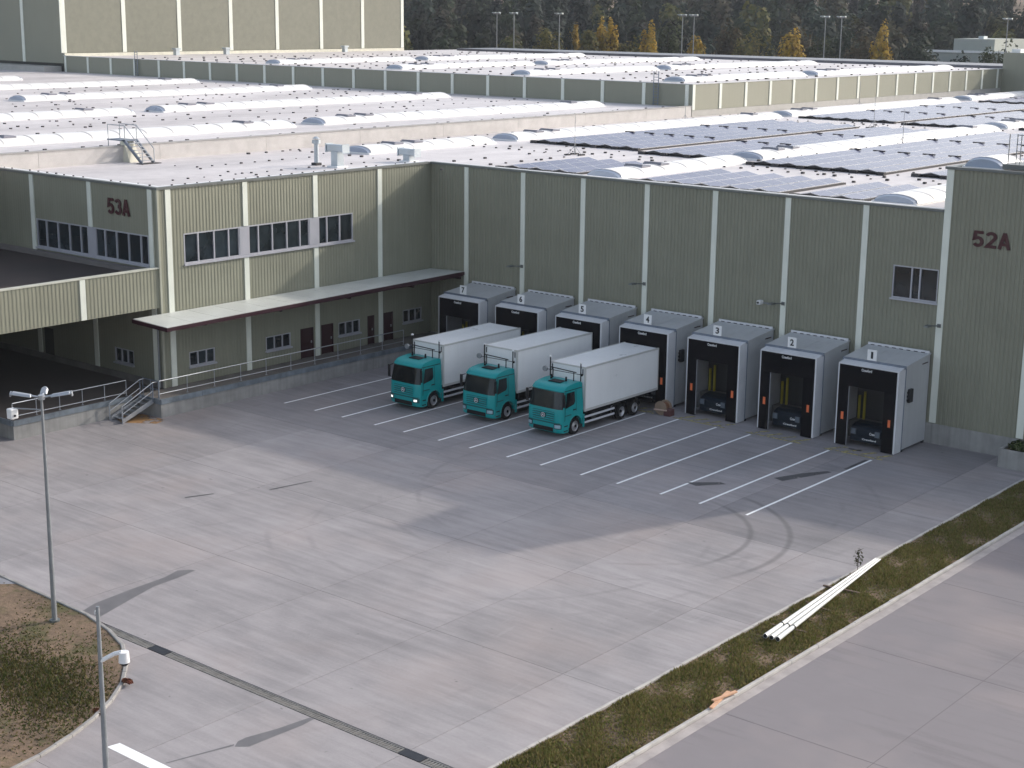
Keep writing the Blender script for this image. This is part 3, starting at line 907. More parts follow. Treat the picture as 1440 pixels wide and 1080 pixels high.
# platform (right, in front of the office block)
plat = empty('loading_platform', (1, -13, 0), 'concrete loading platform with steel edge below the long canopy', 'platform')
box_part('base', M_CONCW, plat, -.25, 2.04, -25.36, -.3, -.2, .80)
box_part('deck', M_CONCD, plat, -.24, 2.0, -25.34, -.31, .80, 1.10)
for a in np.arange(-25.37, -4, 3.05):
    MB().box(2.0, 2.09, a + .01, min(a + 3.04, -4.2), .80, 1.104).build('edge_plate', M_RUST, plat)
MB().box(-.2, 2.0, -25.42, -25.345, .80, 1.104).build('edge_plate', M_RUST, plat)

def railing(name, label, pts, z, h, lower, posts, group='pipe railings on the platforms', mat=M_GALV):
    t = empty(name, (*pts[0], z), label, 'railing', group)
    P3 = lambda p, zz: (p[0], p[1], zz)
    r = MB(); r.path([P3(p, z + h) for p in pts], .032); r.build('top_rail', mat, t, smooth=True)
    for lo in lower:
        r = MB(); r.path([P3(p, z + lo) for p in pts], .026); r.build('lower_rail', mat, t, smooth=True)
    for a, b in zip(pts[:-1], pts[1:]):
        L = math.hypot(b[0] - a[0], b[1] - a[1]); n = max(1, round(L / posts))
        for i in range(n + 1):
            q = (a[0] + (b[0] - a[0]) * i / n, a[1] + (b[1] - a[1]) * i / n)
            MB().tube(P3(q, z - .01), P3(q, z + h - .03), .026).build('post', mat, t, smooth=True)
            MB().box(q[0] - .06, q[0] + .06, q[1] - .06, q[1] + .06, z - .005, z + .015).build('foot_plate', mat, t)
    return t
railing('platform_railing', 'long pipe railing along the platform below the long canopy', [(1.72, -25.2), (1.72, -4.6)], 1.10, 1.02, [.25], 2.06)

# covered bay (left): big flat canopy with ribbed fascia
bay = empty('covered_bay', (-15, -34, 0), 'wide covered loading bay with ribbed olive fascia and brown flat roof', 'canopy')
wall(bay, 'x', -.04, 1, [-45.0, -41.0, -35.0, -29.0, LY - .09], 6.02, 8.36, d=.016)
for y in (-28.9, -34.8, -40.7): pil(bay, 'x', -.04, 1, y, 6.04, 8.34, .36)
box_part('fascia_core', M_CORE, bay, -.6, -.10, -45, LY - .1, 6.02, 8.3)
box_part('coping', simple_cache('pale_coping', (.50, .50, .43)), bay, -.35, .03, -45.02, LY - .09, 8.36, 8.44)
box_part('coping', simple_cache('pale_coping', (.50, .50, .43)), bay, -42, -.36, -45.02, -44.7, 8.36, 8.442)
box_part('roof', M_BROWN, bay, -42, -.61, -44.7, LY - .5, 7.6, 7.95)
box_part('roof_upstand', simple_cache('gravel_ledge', (.16, .145, .14)), bay, -42, -.36, LY - .49, LY - .05, 7.6, 8.22)
box_part('soffit', M_CORE, bay, -42, -.61, -44.9, LY - .1, 6.4, 6.6)
box_part('shade_wall_front', M_CLADP, bay, -42, -.7, -44.95, -44.72, 1.0, 8.3)  # unseen wall, added to close the bay and keep it dark
box_part('shade_wall_end', M_CLADP, bay, -42.2, -42.0, -44.9, LY, 0, 8.3)  # unseen far wall, set deep to keep daylight out of the bay
for y in (-44.4,): box_part('column', M_PIL, bay, -.5, -.15, y - .18, y + .18, -.3, 6.02)
for x in (-12, -24): box_part('column', M_PIL, bay, x - .18, x + .18, -34.2, -33.85, -.3, 6.4)
plat2 = empty('loading_platform', (-10, -30, 0), 'concrete platform under the covered bay with a pipe railing on its edge', 'platform')
box_part('base', M_CONCW, plat2, -41.8, .02, -33.85, LY - .02, -.2, .80)
box_part('deck', simple_cache('shaded_bay_floor', (.10, .082, .072), .9), plat2, -41.8, -.02, -33.83, LY - .01, .80, 1.10)  # floor colour darkened to deepen the shade under the bay roof
for a in np.arange(-33.86, -25, 2.6):
    MB().box(-.02, .07, a + .01, min(a + 2.59, -25.9), .80, 1.104).build('edge_plate', M_RUST, plat2)
MB().box(-41, -.03, -33.93, -33.835, .80, 1.104).build('edge_plate', M_RUST, plat2)
box_part('wall_skirting', M_CONCD, plat2, -41, -.05, LY - .12, LY - .055, 1.1, 1.5)
railing('platform_railing', 'pipe railing on the edge of the covered bay platform', [(-.22, -33.7), (-.22, -26.1)], 1.10, .92, [.18], 1.5)
railing('platform_railing', 'short pipe railing at the head of the steel stairs', [(.25, -25.25), (1.72, -25.25)], 1.10, 1.0, [.5], .75, mat=M_STEELB)

# steel stairs between the platforms
st = empty('platform_stairs', (.9, -26.5, 0), 'short steel stair with handrails between the two platforms', 'stairs')
for x in (.35, 1.45):
    MB().hexa([(x - .03, -27.65, 0), (x + .03, -27.65, 0), (x + .03, -25.46, .80), (x - .03, -25.46, .80),
               (x - .03, -27.65, .26), (x + .03, -27.65, .26), (x + .03, -25.46, 1.09), (x - .03, -25.46, 1.09)]).build('stringer', M_GALV, st)
for i in range(6):
    y = -27.45 + i * .36
    MB().box(.39, 1.41, y, y + .28, .14 + i * .165, .18 + i * .165).build('tread', M_GALVD, st)
for x in (.3, 1.5):
    m_ = MB(); m_.path([(x, -27.7, 1.0), (x, -25.5, 2.05), (x, -25.2, 2.05)], .03); m_.path([(x, -27.7, .55), (x, -25.5, 1.55)], .024)
    m_.build('handrail', M_GALV, st, smooth=True)
    MB().tube((x, -27.7, 0), (x, -27.7, 1.02), .045).build('newel_post', M_GALV, st, smooth=True)
    MB().tube((x, -25.5, .9), (x, -25.5, 2.05), .035).build('newel_post', M_STEELB, st, smooth=True)

# ================================================================ raised roof 53 (left, behind the office block)
ZU = 13.80
rr = empty('raised_hall', (-60, 20, 0), 'white roofed hall one step higher behind the office block', 'building')
MB().box(-150, -17.05, -40, 58.1, ZU - .5, ZU).build('roof', M_ROOF, rr)
for a, b in zip(np.arange(-40, 58, 10.0), np.arange(-30, 68, 10.0)):
    MB().box(-17.04, -16.99, a + .01, min(b, 58.1) - .01, ZR - .3, ZU + .06).build('step_cladding', M_WHITE if False else simple_cache('step_sheet', (.50, .475, .46)), rr)
MB().box(-17.35, -16.93, -40, 58.1, ZU + .065, ZU + .14).build('coping', simple_cache('step_cope', (.34, .33, .32)), rr)
box_part('core', M_CORE, rr, -150, -17.4, -39.8, 57.9, 0, ZU - .55)
rows = []
for x in (-18.3, -26.6, -30.5, -36.5, -41.5, -48.5, -54, -60, -64, -72, -80, -86):
    rows += [(x + random.uniform(-.15, .15), y) for y in np.arange(-20, 56, 1.5 if x > -40 else 2.2)]
rows += [(random.uniform(-70, -19), random.uniform(-18, 55)) for _ in range(160)]
dots(rr, rows, ZU, (.24, .3, .15))
# upper hall (dark fascia facing the yard, lit fascia at right)
YC, ZT = 58.17, 16.08
uh = empty('upper_hall', (-60, 100, 0), 'wide white roofed hall with pale pilasters on its olive fascia beyond the lower roofs', 'building')
pxs = [-17.64 - 5.445 * i for i in range(21)]
wall(uh, 'y', YC, -1, [-127.0] + pxs[::-1] + [-17.02], 13.4, ZT, flat=True, mat=M_CLADP)
for x in pxs: pil(uh, 'y', YC, -1, x, 13.42, ZT - .02, .42)
pys = [58.42 + 5.1 * i for i in range(16)]
wall(uh, 'x', -17.0, 1, [YC + .02] + pys[1:] + [136.5], 13.45, ZT, flat=True, mat=M_CLADP)
for y in pys: pil(uh, 'x', -17.0, 1, y, 13.47, ZT - .02, .45)
box_part('plinth', simple_cache('grey_plinth', (.36, .35, .33)), uh, -17.3, -17.03, YC + .1, 136.5, ZR - .2, 13.44)
box_part('plinth', simple_cache('grey_plinth', (.36, .35, .33)), uh, -127, -17.4, YC + .03, YC + .2, ZU - .4, 13.39)
box_part('roof', M_ROOF, uh, -127, -17.1, YC + .1, 150, ZT - .5, ZT - .08)
box_part('coping', simple_cache('roof_edge', (.52, .52, .52)), uh, -127, -16.93, YC - .08, YC + .3, ZT, ZT + .07)
box_part('coping', simple_cache('roof_edge', (.52, .52, .52)), uh, -17.3, -16.93, YC + .31, 136.5, ZT, ZT + .068)
box_part('rear_panels', simple_cache('rear_dark_roof', (.10, .10, .12), .4), uh, -122, -17.5, 139, 149.8, ZT - .07, ZT + .3)
box_part('core', M_CORE, uh, -126.8, -17.3, YC + .25, 149.5, 0, ZT - .55)
dots(uh, [(x, y) for x in np.arange(-112, -20, 5.4) for y in np.arange(61, 137, 2.2)] + [(random.uniform(-115, -19), random.uniform(60, 136)) for _ in range(120)], ZT - .08, (.3, .4, .22))
MB().box(-17.0, 10, 136.5, 150, 0, 18.3).build('end_block', M_CLADP, uh)
MB().box(-16.5, -15.2, 138, 140, 18.3, 18.8).build('end_block_hood', M_WHITE, uh)
# ladder pairs on the fascia
for x, y, pl in ((-109.5, YC - .25, 0), (-21.4, YC - .25, 0)):
    t = empty('roof_ladder', (x, y, 13.8), 'steel ladder on the far dark fascia near the ' + ('tall block' if x < -50 else 'fascia corner'), 'ladder', 'ladders on the far fascia')
    for dx in (-.3, .3): MB().tube((x + dx, y, 13.75), (x + dx, y, 17.3), .05, n=6).build('stile', M_STEELB, t)
    r_ = MB()
    for i in range(11): r_.tube((x - .3, y, 14.0 + i * .3), (x + .3, y, 14.0 + i * .3), .03, n=5)
    r_.build('rungs', M_STEELB, t)
# tall block
tb = empty('tall_block', (-140, 90, 0), 'tall olive high bay block with pale vertical strips at the back', 'building')
tys = [58.3, 69.1, 79.6, 90.0, 99.9, 109.9, 119.8, 129.8]
wall(tb, 'x', -127.0, 1, [YC + .03] + tys[1:-1] + [130.1], 16.5, 46, flat=True, mat=simple_cache('tall_clad', (.172, .172, .132)))
for i, y in enumerate(tys): pil(tb, 'x', -127.0, 1, y, 16.5, 46, .7 if i else .9)
box_part('base_flashing', simple_cache('cream_base', (.62, .60, .50)), tb, -127.4, -126.8, YC + .1, 130.1, 15.6, 16.45)
wall(tb, 'y', YC, -1, [-190, -160, -137.0, -127.04], 15.0, 46, flat=True, mat=M_CLADP)
for x in (-137.0, -160): pil(tb, 'y', YC, -1, x, 15.0, 46, .7)
box_part('lean_to', simple_cache('grey_plinth', (.36, .35, .33)), tb, -150, -127.6, YC - 3, YC - .03, ZU, 14.6)
box_part('core', M_CORE, tb, -189, -127.2, YC + .2, 130, 0, 45.9)
box_part('roof', M_ROOF, tb, -189.9, -127.1, YC + .1, 130.05, 45.92, 46.05)

# skylights
LAB = {}
for x, y0, y1, l in [(-10.6, 3.2, 17.8, 'short barrel skylight on the roof beside the ventilation hoods'), (-10.9, 20.8, 64, 'long barrel skylight beside the outer solar array'), (-11.4, 66.5, 108, 'barrel skylight below the lit olive fascia'), (-12.0, 112.5, 135, 'farthest barrel skylight below the lit olive fascia'),
                     (13.2, 2.2, 18.0, 'short barrel skylight behind the dock wall between two solar arrays'), (12.6, 20.8, 64, 'long barrel skylight between two large solar arrays'), (12.0, 66.8, 108, 'far barrel skylight between far solar arrays'),
                     (33.6, 2.8, 12.0, 'short barrel skylight behind the dock wall beside the tower bay'), (34.5, 20.8, 60, 'barrel skylight behind the tower bay')]:
    skylight(x, y0, y1, ZR, l)
skylight(39.55, 1.0, 4.0, HT - .12, 'small domed skylight on top of the tower bay', 2.2, .55)
for c, x in enumerate((-24.2, -45.6, -68, -89, -108)):
    nm = ['nearest the step', 'second from the step', 'third from the step', 'fourth from the step', 'fifth from the step'][c]
    skylight(x, -24, 8.4, ZU, 'barrel skylight on the raised roof, front strip ' + nm)
    skylight(x - .3, 11.8, 51.5 if c < 4 else 38, ZU, 'barrel skylight on the raised roof, rear strip ' + nm)
for c, x in enumerate((-23.0, -44.5, -65.0, -87.5)):
    nm = ['beside the lit fascia', 'second from the lit fascia', 'third from the lit fascia', 'fourth from the lit fascia'][c]
    skylight(x, 63.5, 90, ZT - .08, 'barrel skylight on the upper hall roof, front strip ' + nm, seg=4.5)
    skylight(x, 92.5, 131, ZT - .08, 'barrel skylight on the upper hall roof, rear strip ' + nm, seg=4.5)

# solar arrays: tents with ridges along Y
TW, PL, RISE = 2.06, 1.72, .20
def panel_mesh(s):
    m = MB()
    x0, x1, z0, z1 = 0, s * TW * .47, RISE, 0.0
    e = .045
    p = lambda a, b, dz=0: (x0 + (x1 - x0) * a, (b - .5) * (PL - .03), z0 + (z1 - z0) * a + dz)
    ea, eb = .05, .03
    m.cm = 0; m.quad(p(ea, eb), p(1 - ea, eb), p(1 - ea, 1 - eb), p(ea, 1 - eb))
    m.cm = 1
    m.quad(p(0, 0), p(1, 0), p(1 - ea, eb), p(ea, eb)); m.quad(p(1, 0), p(1, 1), p(1 - ea, 1 - eb), p(1 - ea, eb))
    m.quad(p(1, 1), p(0, 1), p(ea, 1 - eb), p(1 - ea, 1 - eb)); m.quad(p(0, 1), p(0, 0), p(ea, eb), p(ea, 1 - eb))
    m.quad(p(0, 0, -e), p(1, 0, -e), p(1, 1, -e), p(0, 1, -e))
    for a, b in (((0, 0), (1, 0)), ((1, 0), (1, 1)), ((1, 1), (0, 1)), ((0, 1), (0, 0))):
        m.quad(p(*a), p(*b), p(*b, -e), p(*a, -e))
    return m
PM = {s: panel_mesh(s) for s in (-1, 1)}
PMESH = {s: PM[s].mesh('solar_panel', [M_PV, M_PVF], fixn=True) for s in (-1, 1)}
LID = MB().box(-.5, .5, 0, .12, -.05, .05).mesh('cable_lid', M_DARKB)
BALLAST = MB().box(-.28, .28, -.25, .1, 0, .22).mesh('ballast_block', M_DARKB)
def array(x0, nt_, y0, ny, label, single):
    zb_ = ZR + .16
    t = empty('solar_array', (x0, y0, ZR), label, 'solar array', 'solar arrays on the dock hall roof')
    rest = MB()
    for i in range(nt_):
        xr = (i + .5) * TW
        for j in range(ny):
            yc = (j + .5) * PL
            for s in (-1, 1):
                if j < single: link('solar_panel', PMESH[s], t, (xr, yc, .16))
                else:
                    n = len(rest.v)
                    rest.v += [(x0 + xr + vx, y0 + yc + vy, zb_ + vz) for vx, vy, vz in PM[s].v]
                    rest.f += [tuple(n + q for q in f) for f in PM[s].f]; rest.m += PM[s].m
    if rest.v: rest.build('solar_panels', [M_PV, M_PVF], t, fixn=True, kind='stuff')
    fr = MB()
    L = ny * PL
    for i in range(nt_):
        xr = x0 + (i + .5) * TW
        fr.tube((xr, y0, zb_ + RISE - .09), (xr, y0 + L, zb_ + RISE - .09), .03, n=4)
        for yy in (y0 + .04, y0 + L - .04):
            fr.prism([(-TW * .46, -.02), (TW * .46, -.02), (0, RISE - .06)], lambda p, q: (xr + p[0], q, zb_ + p[1]), yy - .03, yy + .03)
    for i in range(nt_ + 1):
        fr.box(x0 + i * TW - .09, x0 + i * TW + .09, y0 - .15, y0 + L + .15, ZR, ZR + .12)
    fr.build('mounting_frame', M_DARKB, t, fixn=False)
    for i in range(nt_ + 1): link('ballast_block', BALLAST, t, (i * TW, 0, 0))
    # gaps where cables cross: short dark lids
    for i in range(nt_):
        for yy in (y0 + L * .33, y0 + L * .66):
            if ny > 8: link('cable_lid', LID, t, ((i + .5) * TW, yy - y0, .16 + RISE))
array(-7.6, 5, 20.8, 21, 'large solar array between the long skylight and the short gap, outer one', 5)
array(4.6, 3, 18.9, 22, 'solar array beside the long middle skylight', 5)
array(15.0, 5, 17.6, 24, 'large solar array behind the dock wall right of the middle skylight', 5)
array(27.4, 3, 18.5, 22, 'solar array left of the skylight behind the tower bay', 4)
array(4.5, 3, 2.2, 5, 'smallest three-row solar array close behind the dock wall above dock 6', 5)
array(16.0, 5, 1.8, 5, 'five-row small solar array close behind the dock wall above dock 4', 5)
array(27.6, 2, 2.0, 5, 'small solar array close behind the dock wall above dock 2', 5)
array(-8.2, 5, 65.5, 23, 'far solar array in front of the lit olive fascia', 0)
array(3.8, 3, 64.6, 23, 'far solar array beside the far middle skylight', 0)
array(15.0, 5, 66.5, 22, 'far solar array at the right edge of the roof', 0)
array(-8.2, 5, 110, 13, 'farthest solar array before the dark end block', 0)

# roof fittings
def hood(x, y, h, label, w=.5):
    t = empty('ventilation_hood', (x, y, ZR), label, 'vent', 'ventilation hoods on the office roof')
    MB().box(x - w * .35, x + w * .35, y - w * .35, y + w * .35, ZR, ZR + h - .45).build('duct', M_VENTW, t, bevel=.02)
    MB().box(x - .75, x + .75, y - .3, y + .3, ZR + h - .45, ZR + h).build('cross_duct', M_VENTW, t, bevel=.04)
    MB().box(x - .85, x - .76, y - .34, y + .34, ZR + h - .55, ZR + h + .06).build('flange', M_VENTW, t)
    MB().box(x + .76, x + .85, y - .34, y + .34, ZR + h - .55, ZR + h + .06).build('flange', M_VENTW, t)
    MB().box(x - .5, x + .5, y - .5, y + .5, ZR - .01, ZR + .12).build('curb', M_WHITE, t)
hood(-3.97, -5.1, 1.55, 'T-shaped ventilation hood on the office roof beside the chimney pipe', .9)
hood(-3.2, 1.2, .95, 'low T-shaped ventilation hood behind the inner corner of the roof', .9)
t = empty('chimney_pipe', (-6.05, -5.1, ZR), 'slim steel chimney pipe with a cap on the office roof', 'chimney')
MB().tube((-6.05, -5.1, ZR), (-6.05, -5.1, ZR + 1.75), .16, n=12).build('pipe', M_VENTW, t, smooth=True)
MB().tube((-6.05, -5.1, ZR + 1.5), (-6.05, -5.1, ZR + 1.75), .30, .30, n=12).build('collar', M_VENTW, t, smooth=True)
MB().tube((-6.05, -5.1, ZR + 1.83), (-6.05, -5.1, ZR + 1.98), .28, .06, n=12).build('cap', M_VENTW, t, smooth=True)
MB().box(-6.3, -5.8, -5.35, -4.85, ZR, ZR + .18).build('curb', M_DARKB, t)
# crossover stair at the roof step
t = empty('roof_stair', (-16, -12, ZR), 'steel crossover stair leading up the white roof step', 'stairs')
for y in (-13.2, -12.2):
    MB().hexa([(-15.0, y - .05, ZR), (-14.7, y - .05, ZR), (-14.7, y + .05, ZR), (-15.0, y + .05, ZR), (-17.0, y - .05, ZU + .5), (-16.7, y - .05, ZU + .55), (-16.7, y + .05, ZU + .55), (-17.0, y + .05, ZU + .5)]).build('stringer', M_STEELB, t)
    m_ = MB(); m_.path([(-14.8, y, ZR + 1.0), (-16.7, y, ZU + 1.5), (-18.6, y, ZU + 1.5)], .035); m_.tube((-14.8, y, ZR), (-14.8, y, ZR + 1.0), .035); m_.tube((-16.7, y, ZU + .4), (-16.7, y, ZU + 1.5), .035); m_.tube((-18.6, y, ZU), (-18.6, y, ZU + 1.5), .035)
    m_.build('handrail', M_GALV, t)
for i in range(6): MB().box(-15.0 - i * .3, -14.75 - i * .3, -13.15, -12.25, ZR + .2 + i * .22, ZR + .24 + i * .22).build('tread', M_GALV, t)
MB().box(-18.7, -16.6, -13.25, -12.15, ZU + .42, ZU + .5).build('landing', M_STEELB, t)
MB().box(-15.1, -14.4, -13.5, -11.9, ZR, ZR + .05).build('pad', M_DARKB, t)
MB().hexa([(-17.6, -13.2, ZR), (-16.2, -13.2, ZR), (-16.2, -12.2, ZR), (-17.6, -12.2, ZR), (-17.3, -13.1, ZU + .4), (-16.95, -13.1, ZU + .4), (-16.95, -12.3, ZU + .4), (-17.3, -12.3, ZU + .4)]).build('infill', simple_cache('cream_infill', (.62, .60, .50)), t)
for i, (x, y) in enumerate([(-124.0, 76.5), (-123.5, 86.0), (-124.5, 113.0)]):
    t = empty('roof_vent', (x, y, ZT), ['small pale roof vent at the base of the tall block, first from its corner', 'small pale roof vent at the base of the tall block, second from its corner', 'small pale roof vent far along the base of the tall block'][i], 'vent', 'vents beside the tall block')
    MB().box(x - .35, x + .35, y - .35, y + .35, ZT - .08, ZT + .75).build('shaft', M_VENTW, t); MB().box(x - .5, x + .5, y - .5, y + .5, ZT + .75, ZT + 1.0).build('cowl', M_VENTW, t)
# lightning rods
for i, (x, y) in enumerate([(15.0, 41.5), (-13.2, 51.3), (3.6, 58.5), (1.5, 14.4), (-13.5, 88), (26.5, 59.5)]):
    t = empty('lightning_rod', (x, y, ZR), ['thin lightning rod on a tripod beside the middle skylight', 'thin lightning rod beside the outer skylight', 'thin lightning rod between two solar arrays', 'thin lightning rod near the dock wall', 'thin lightning rod below the lit fascia', 'thin lightning rod at the far array'][i], 'lightning rod', 'lightning rods on the dock hall roof')
    MB().tube((x, y, ZR), (x, y, ZR + 3.0), .035, .015, n=6).build('rod', M_GALVD, t)
    for a in range(3):
        c, s = math.cos(a * 2.1), math.sin(a * 2.1)
        MB().tube((x + c * .6, y + s * .6, ZR + .06), (x, y, ZR + .7), .02, n=5).build('leg', M_GALVD, t)
        MB().box(x + c * .6 - .18, x + c * .6 + .18, y + s * .6 - .18, y + s * .6 + .18, ZR, ZR + .1).build('foot_block', M_DARKB, t)
# ladder cage on the tower bay
t = empty('roof_guard', (41.5, 1.6, HT), 'steel guard frame and dark platform on top of the tower bay', 'guard frame')
MB().box(40.75, 43.6, .75, 2.6, HT + .02, HT + .28).build('platform', M_COPE, t)
for i, y in enumerate((40.8, 41.15, 41.45, 42.0, 42.6)):
    MB().tube((y, 1.3 + .2 * (i % 2), HT + .2), (y, 1.3 + .2 * (i % 2), HT + 1.85), .03, n=6).build('upright', M_GALVD, t)
for z in (.95, 1.3, 1.8): MB().tube((41.15, 1.4, HT + z), (42.6, 1.4, HT + z), .025, n=6).build('cross_rail', M_GALVD, t)

# ================================================================ dock shelters
def dock(n):
    X = 34.15 - 5 * (n - 1)
    what = ['number 1 with an open black curtain, next to the tower bay', 'number 2 with an open black curtain', 'number 3 with an open black curtain beside a brown reel', 'number 4 with the nearest docked lorry', 'number 5 with the middle lorry', 'number 6 with the lorry whose headlamps shine', 'number 7, empty, in the inner corner'][n - 1]
    t = empty('dock_shelter', (X, 0, 0), 'grey loading dock house ' + what, 'loading dock', 'loading dock houses along the hall')
    b = lambda name, mat, *q, bevel=0: MB().box(X + q[0], X + q[1], q[2], q[3], q[4], q[5]).build(name, mat, t, bevel=bevel)
    W_ = 3.68
    def side(x0, x1):
        return MB().hexa([(X + x0, -2.92, .14), (X + x1, -2.92, .14), (X + x1, -.075, .14), (X + x0, -.075, .14),
                          (X + x0, -2.92, 4.78), (X + x1, -2.92, 4.78), (X + x1, -.075, 5.06), (X + x0, -.075, 5.06)])
    side(0, .08).build('side_wall', M_DOCKG, t); sw = side(W_ - .08, W_).build('side_wall', M_DOCKG, t)
    # roof of five tray sheets
    for i in range(5):
        xa, xb = X - .06 + i * (W_ + .12) / 5, X - .06 + (i + 1) * (W_ + .12) / 5
        MB().hexa([(xa + .006, -3.08, 4.765), (xb - .006, -3.08, 4.765), (xb - .006, -.08, 5.065), (xa + .006, -.08, 5.065),
                   (xa + .006, -3.08, 4.85), (xb - .006, -3.08, 4.85), (xb - .006, -.08, 5.15), (xa + .006, -.08, 5.15)]).build('roof_sheet', M_DOCKG, t)
    b('roof_edge_trim', M_STEELB, -.07, W_ + .07, -3.13, -3.085, 4.70, 4.88)
    fl = b('wall_flashing', M_DOCKL, -.03, W_ + .03, -.30, -.22, 5.14, 5.27)
    for i in range(8): MB().box(X + .15 + i * .44, X + .38 + i * .44, -.32, -.305, 5.13, 5.17).build('flashing_slot', M_BLACKT, fl)
    # shelter frame
    for x0, x1 in ((.02, .10), (W_ - .12, W_ - .02)):
        b('frame_side', M_DOCKL, x0, x1, -3.74, -2.96, .03, 4.66)
    for i in range(12):
        xa, xb = X + .02 + i * (W_ - .04) / 12, X + .02 + (i + 1) * (W_ - .04) / 12
        MB().hexa([(xa + .012, -3.76, 4.60), (xb - .012, -3.76, 4.60), (xb - .012, -3.10, 4.62), (xa + .012, -3.10, 4.62),
                   (xa + .012, -3.76, 4.65), (xb - .012, -3.76, 4.65), (xb - .012, -3.14, 4.76), (xa + .012, -3.14, 4.76)]).build('header_slat', M_DOCKL, t)
    b('frame_seam', M_STEELB, W_ - .10, W_ + .015, -2.96, -2.92, .1, 4.72)
    b('frame_seam', M_STEELB, -.015, .10, -2.96, -2.92, .1, 4.72)
    # black curtain: top flap and two side flaps
    b('top_flap', M_RUB, .11, W_ - .13, -3.77, -3.70, 3.42, 4.595)
    b('side_flap', M_RUB, .11, .74, -3.775, -3.70, .04, 3.415)
    b('side_flap', M_RUB, W_ - .80, W_ - .13, -3.775, -3.70, .04, 3.415)
    b('edge_strip', simple_cache('grey_piping', (.35, .35, .38)), .745, .765, -3.775, -3.72, .05, 3.41)
    for x in (.36, W_ - .48):
        b('marker_light', M_ORANGE, x, x + .15, -3.80, -3.776, 1.50, 1.92)
        
    # inside: floor, dark panel for the rear opening, side posts, leveller
    b('rear_door', simple_cache('dark_opening', (.02, .022, .024)), .13, W_ - .10, -1.50, -1.42, 1.12, 4.7)  # near-black panel painted as the unlit opening at the back
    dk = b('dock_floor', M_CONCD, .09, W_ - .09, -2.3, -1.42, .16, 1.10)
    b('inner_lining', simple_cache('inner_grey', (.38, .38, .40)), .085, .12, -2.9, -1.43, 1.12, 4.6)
    for x, zt in ((.30, 2.45), (.62, 2.70)): b('guide_post', M_YEL, x, x + .10, -1.68, -1.56, 1.10, zt)
    L = MB()
    prof = [(-3.35, .28), (-3.35, .95), (-3.2, 1.12), (-2.85, 1.22), (-2.4, 1.25), (-2.31, 1.25), (-2.31, .28)]
    L.prism(prof, lambda p, q: (q, p[0], p[1]), X + .80, X + W_ - .86)
    lv = L.build('leveller', M_LEVEL, t, bevel=.03)
    MB().box(X + .86, X + W_ - .90, -3.42, -3.355, .30, .62).build('lip', M_LEVEL, lv)
    for x in (.84, 2.30): MB().box(X + x, X + x + .30, -3.44, -3.36, .68, 1.0).build('buffer', M_GREYB, lv)
    for tx, zz, ww in ((1.95, .74, .62), (1.55, .42, .95)):
        me = LOGO[0] if ww < .8 else LOGO[1]
        link('lettering', me, lv, (tx, -3.365 if zz > .7 else -3.425, zz))
    link('lettering', LOGO[0], t, (1.45, -3.775, 4.36))
    pl = b('number_plate', M_WHITE, 1.42, 1.98, -3.16, -3.135, 4.90, 5.50)
    link('numeral', text_mesh(str(n), M_BLACKT, .13 if n == 1 else .24, .38, .012, .03), pl, (1.64 if n == 1 else 1.58, -3.162, 5.01))
    if n in (1, 4):
        s_ = b('signal_box', M_BLACKT, W_ + .002, W_ + .16, -2.62, -2.2, 2.75, 3.5, bevel=.02)
        for z in (2.9, 3.12, 3.33): MB().tube((X + W_ + .08, -2.64, z), (X + W_ + .08, -2.7, z), .07).build('lamp_hood', M_PLAST, s_)
    b('handle_strip', M_REDM, W_ + .001, W_ + .02, -1.0, -.35, 4.62, 4.68)
    # corner feet
    for x in (.0, W_ - .12):
        for y in (-2.9, -.3): b('foot', M_CHAS, x, x + .12, y, y + .15, 0, .14)
LOGO = [text_mesh('Crawford', M_WHITE, .62, .15, .01, .02), text_mesh('Crawford', M_WHITE, .85, .10, .01, .02)]
for n in range(1, 8): dock(n)

# ================================================================ lorries
def wheel_parts(root, x, y, s, dual):
    r, w = .50, .30
    xo = x + s * w / 2
    prof = [(-.5, .30), (-.5, .40), (-.42, .47), (-.3, .50), (.3, .50), (.42, .47), (.5, .40), (.5, .30)]
    m = MB(); nn = 22
    m.grid([[(x + s * p * w, y + math.cos(2 * math.pi * i / nn) * q, r + math.sin(2 * math.pi * i / nn) * q) for p, q in prof] for i in range(nn + 1)])
    ty = m.build('tyre', M_TYRE, root, smooth=True)
    rp = ([(.42, .31), (.30, .28), (.12, .21), (.06, .12), (.12, .11), (.12, 0.001)] if dual else [(.46, .31), (.36, .28), (.42, .20), (.52, .14), (.58, .10), (.58, 0.001)])
    m = MB(); m.grid([[(x + s * p * w, y + math.cos(2 * math.pi * i / nn) * q, r + math.sin(2 * math.pi * i / nn) * q) for p, q in rp] for i in range(nn + 1)])
    m.build('rim', M_RIM, ty, smooth=True)
    MB().tube((x + s * w * (.13 if dual else .55), y, r), (x + s * w * (.40 if dual else .66), y, r), .10, .08, 12).build('hub', M_CHAS, ty, smooth=True)

def cabx(sf, z):
    return sf * 1.235 * (1 - max(0, z - 1.62) / 1.3 * .085)
def cabp(sf, y, z, off=0.0):
    a = max(0, abs(sf) - .66) / .34
    fr = max(0.0, 1 - max(0, y) / .9)
    yy = y + .20 * a * a * fr
    return (cabx(sf, z), yy - off, z)

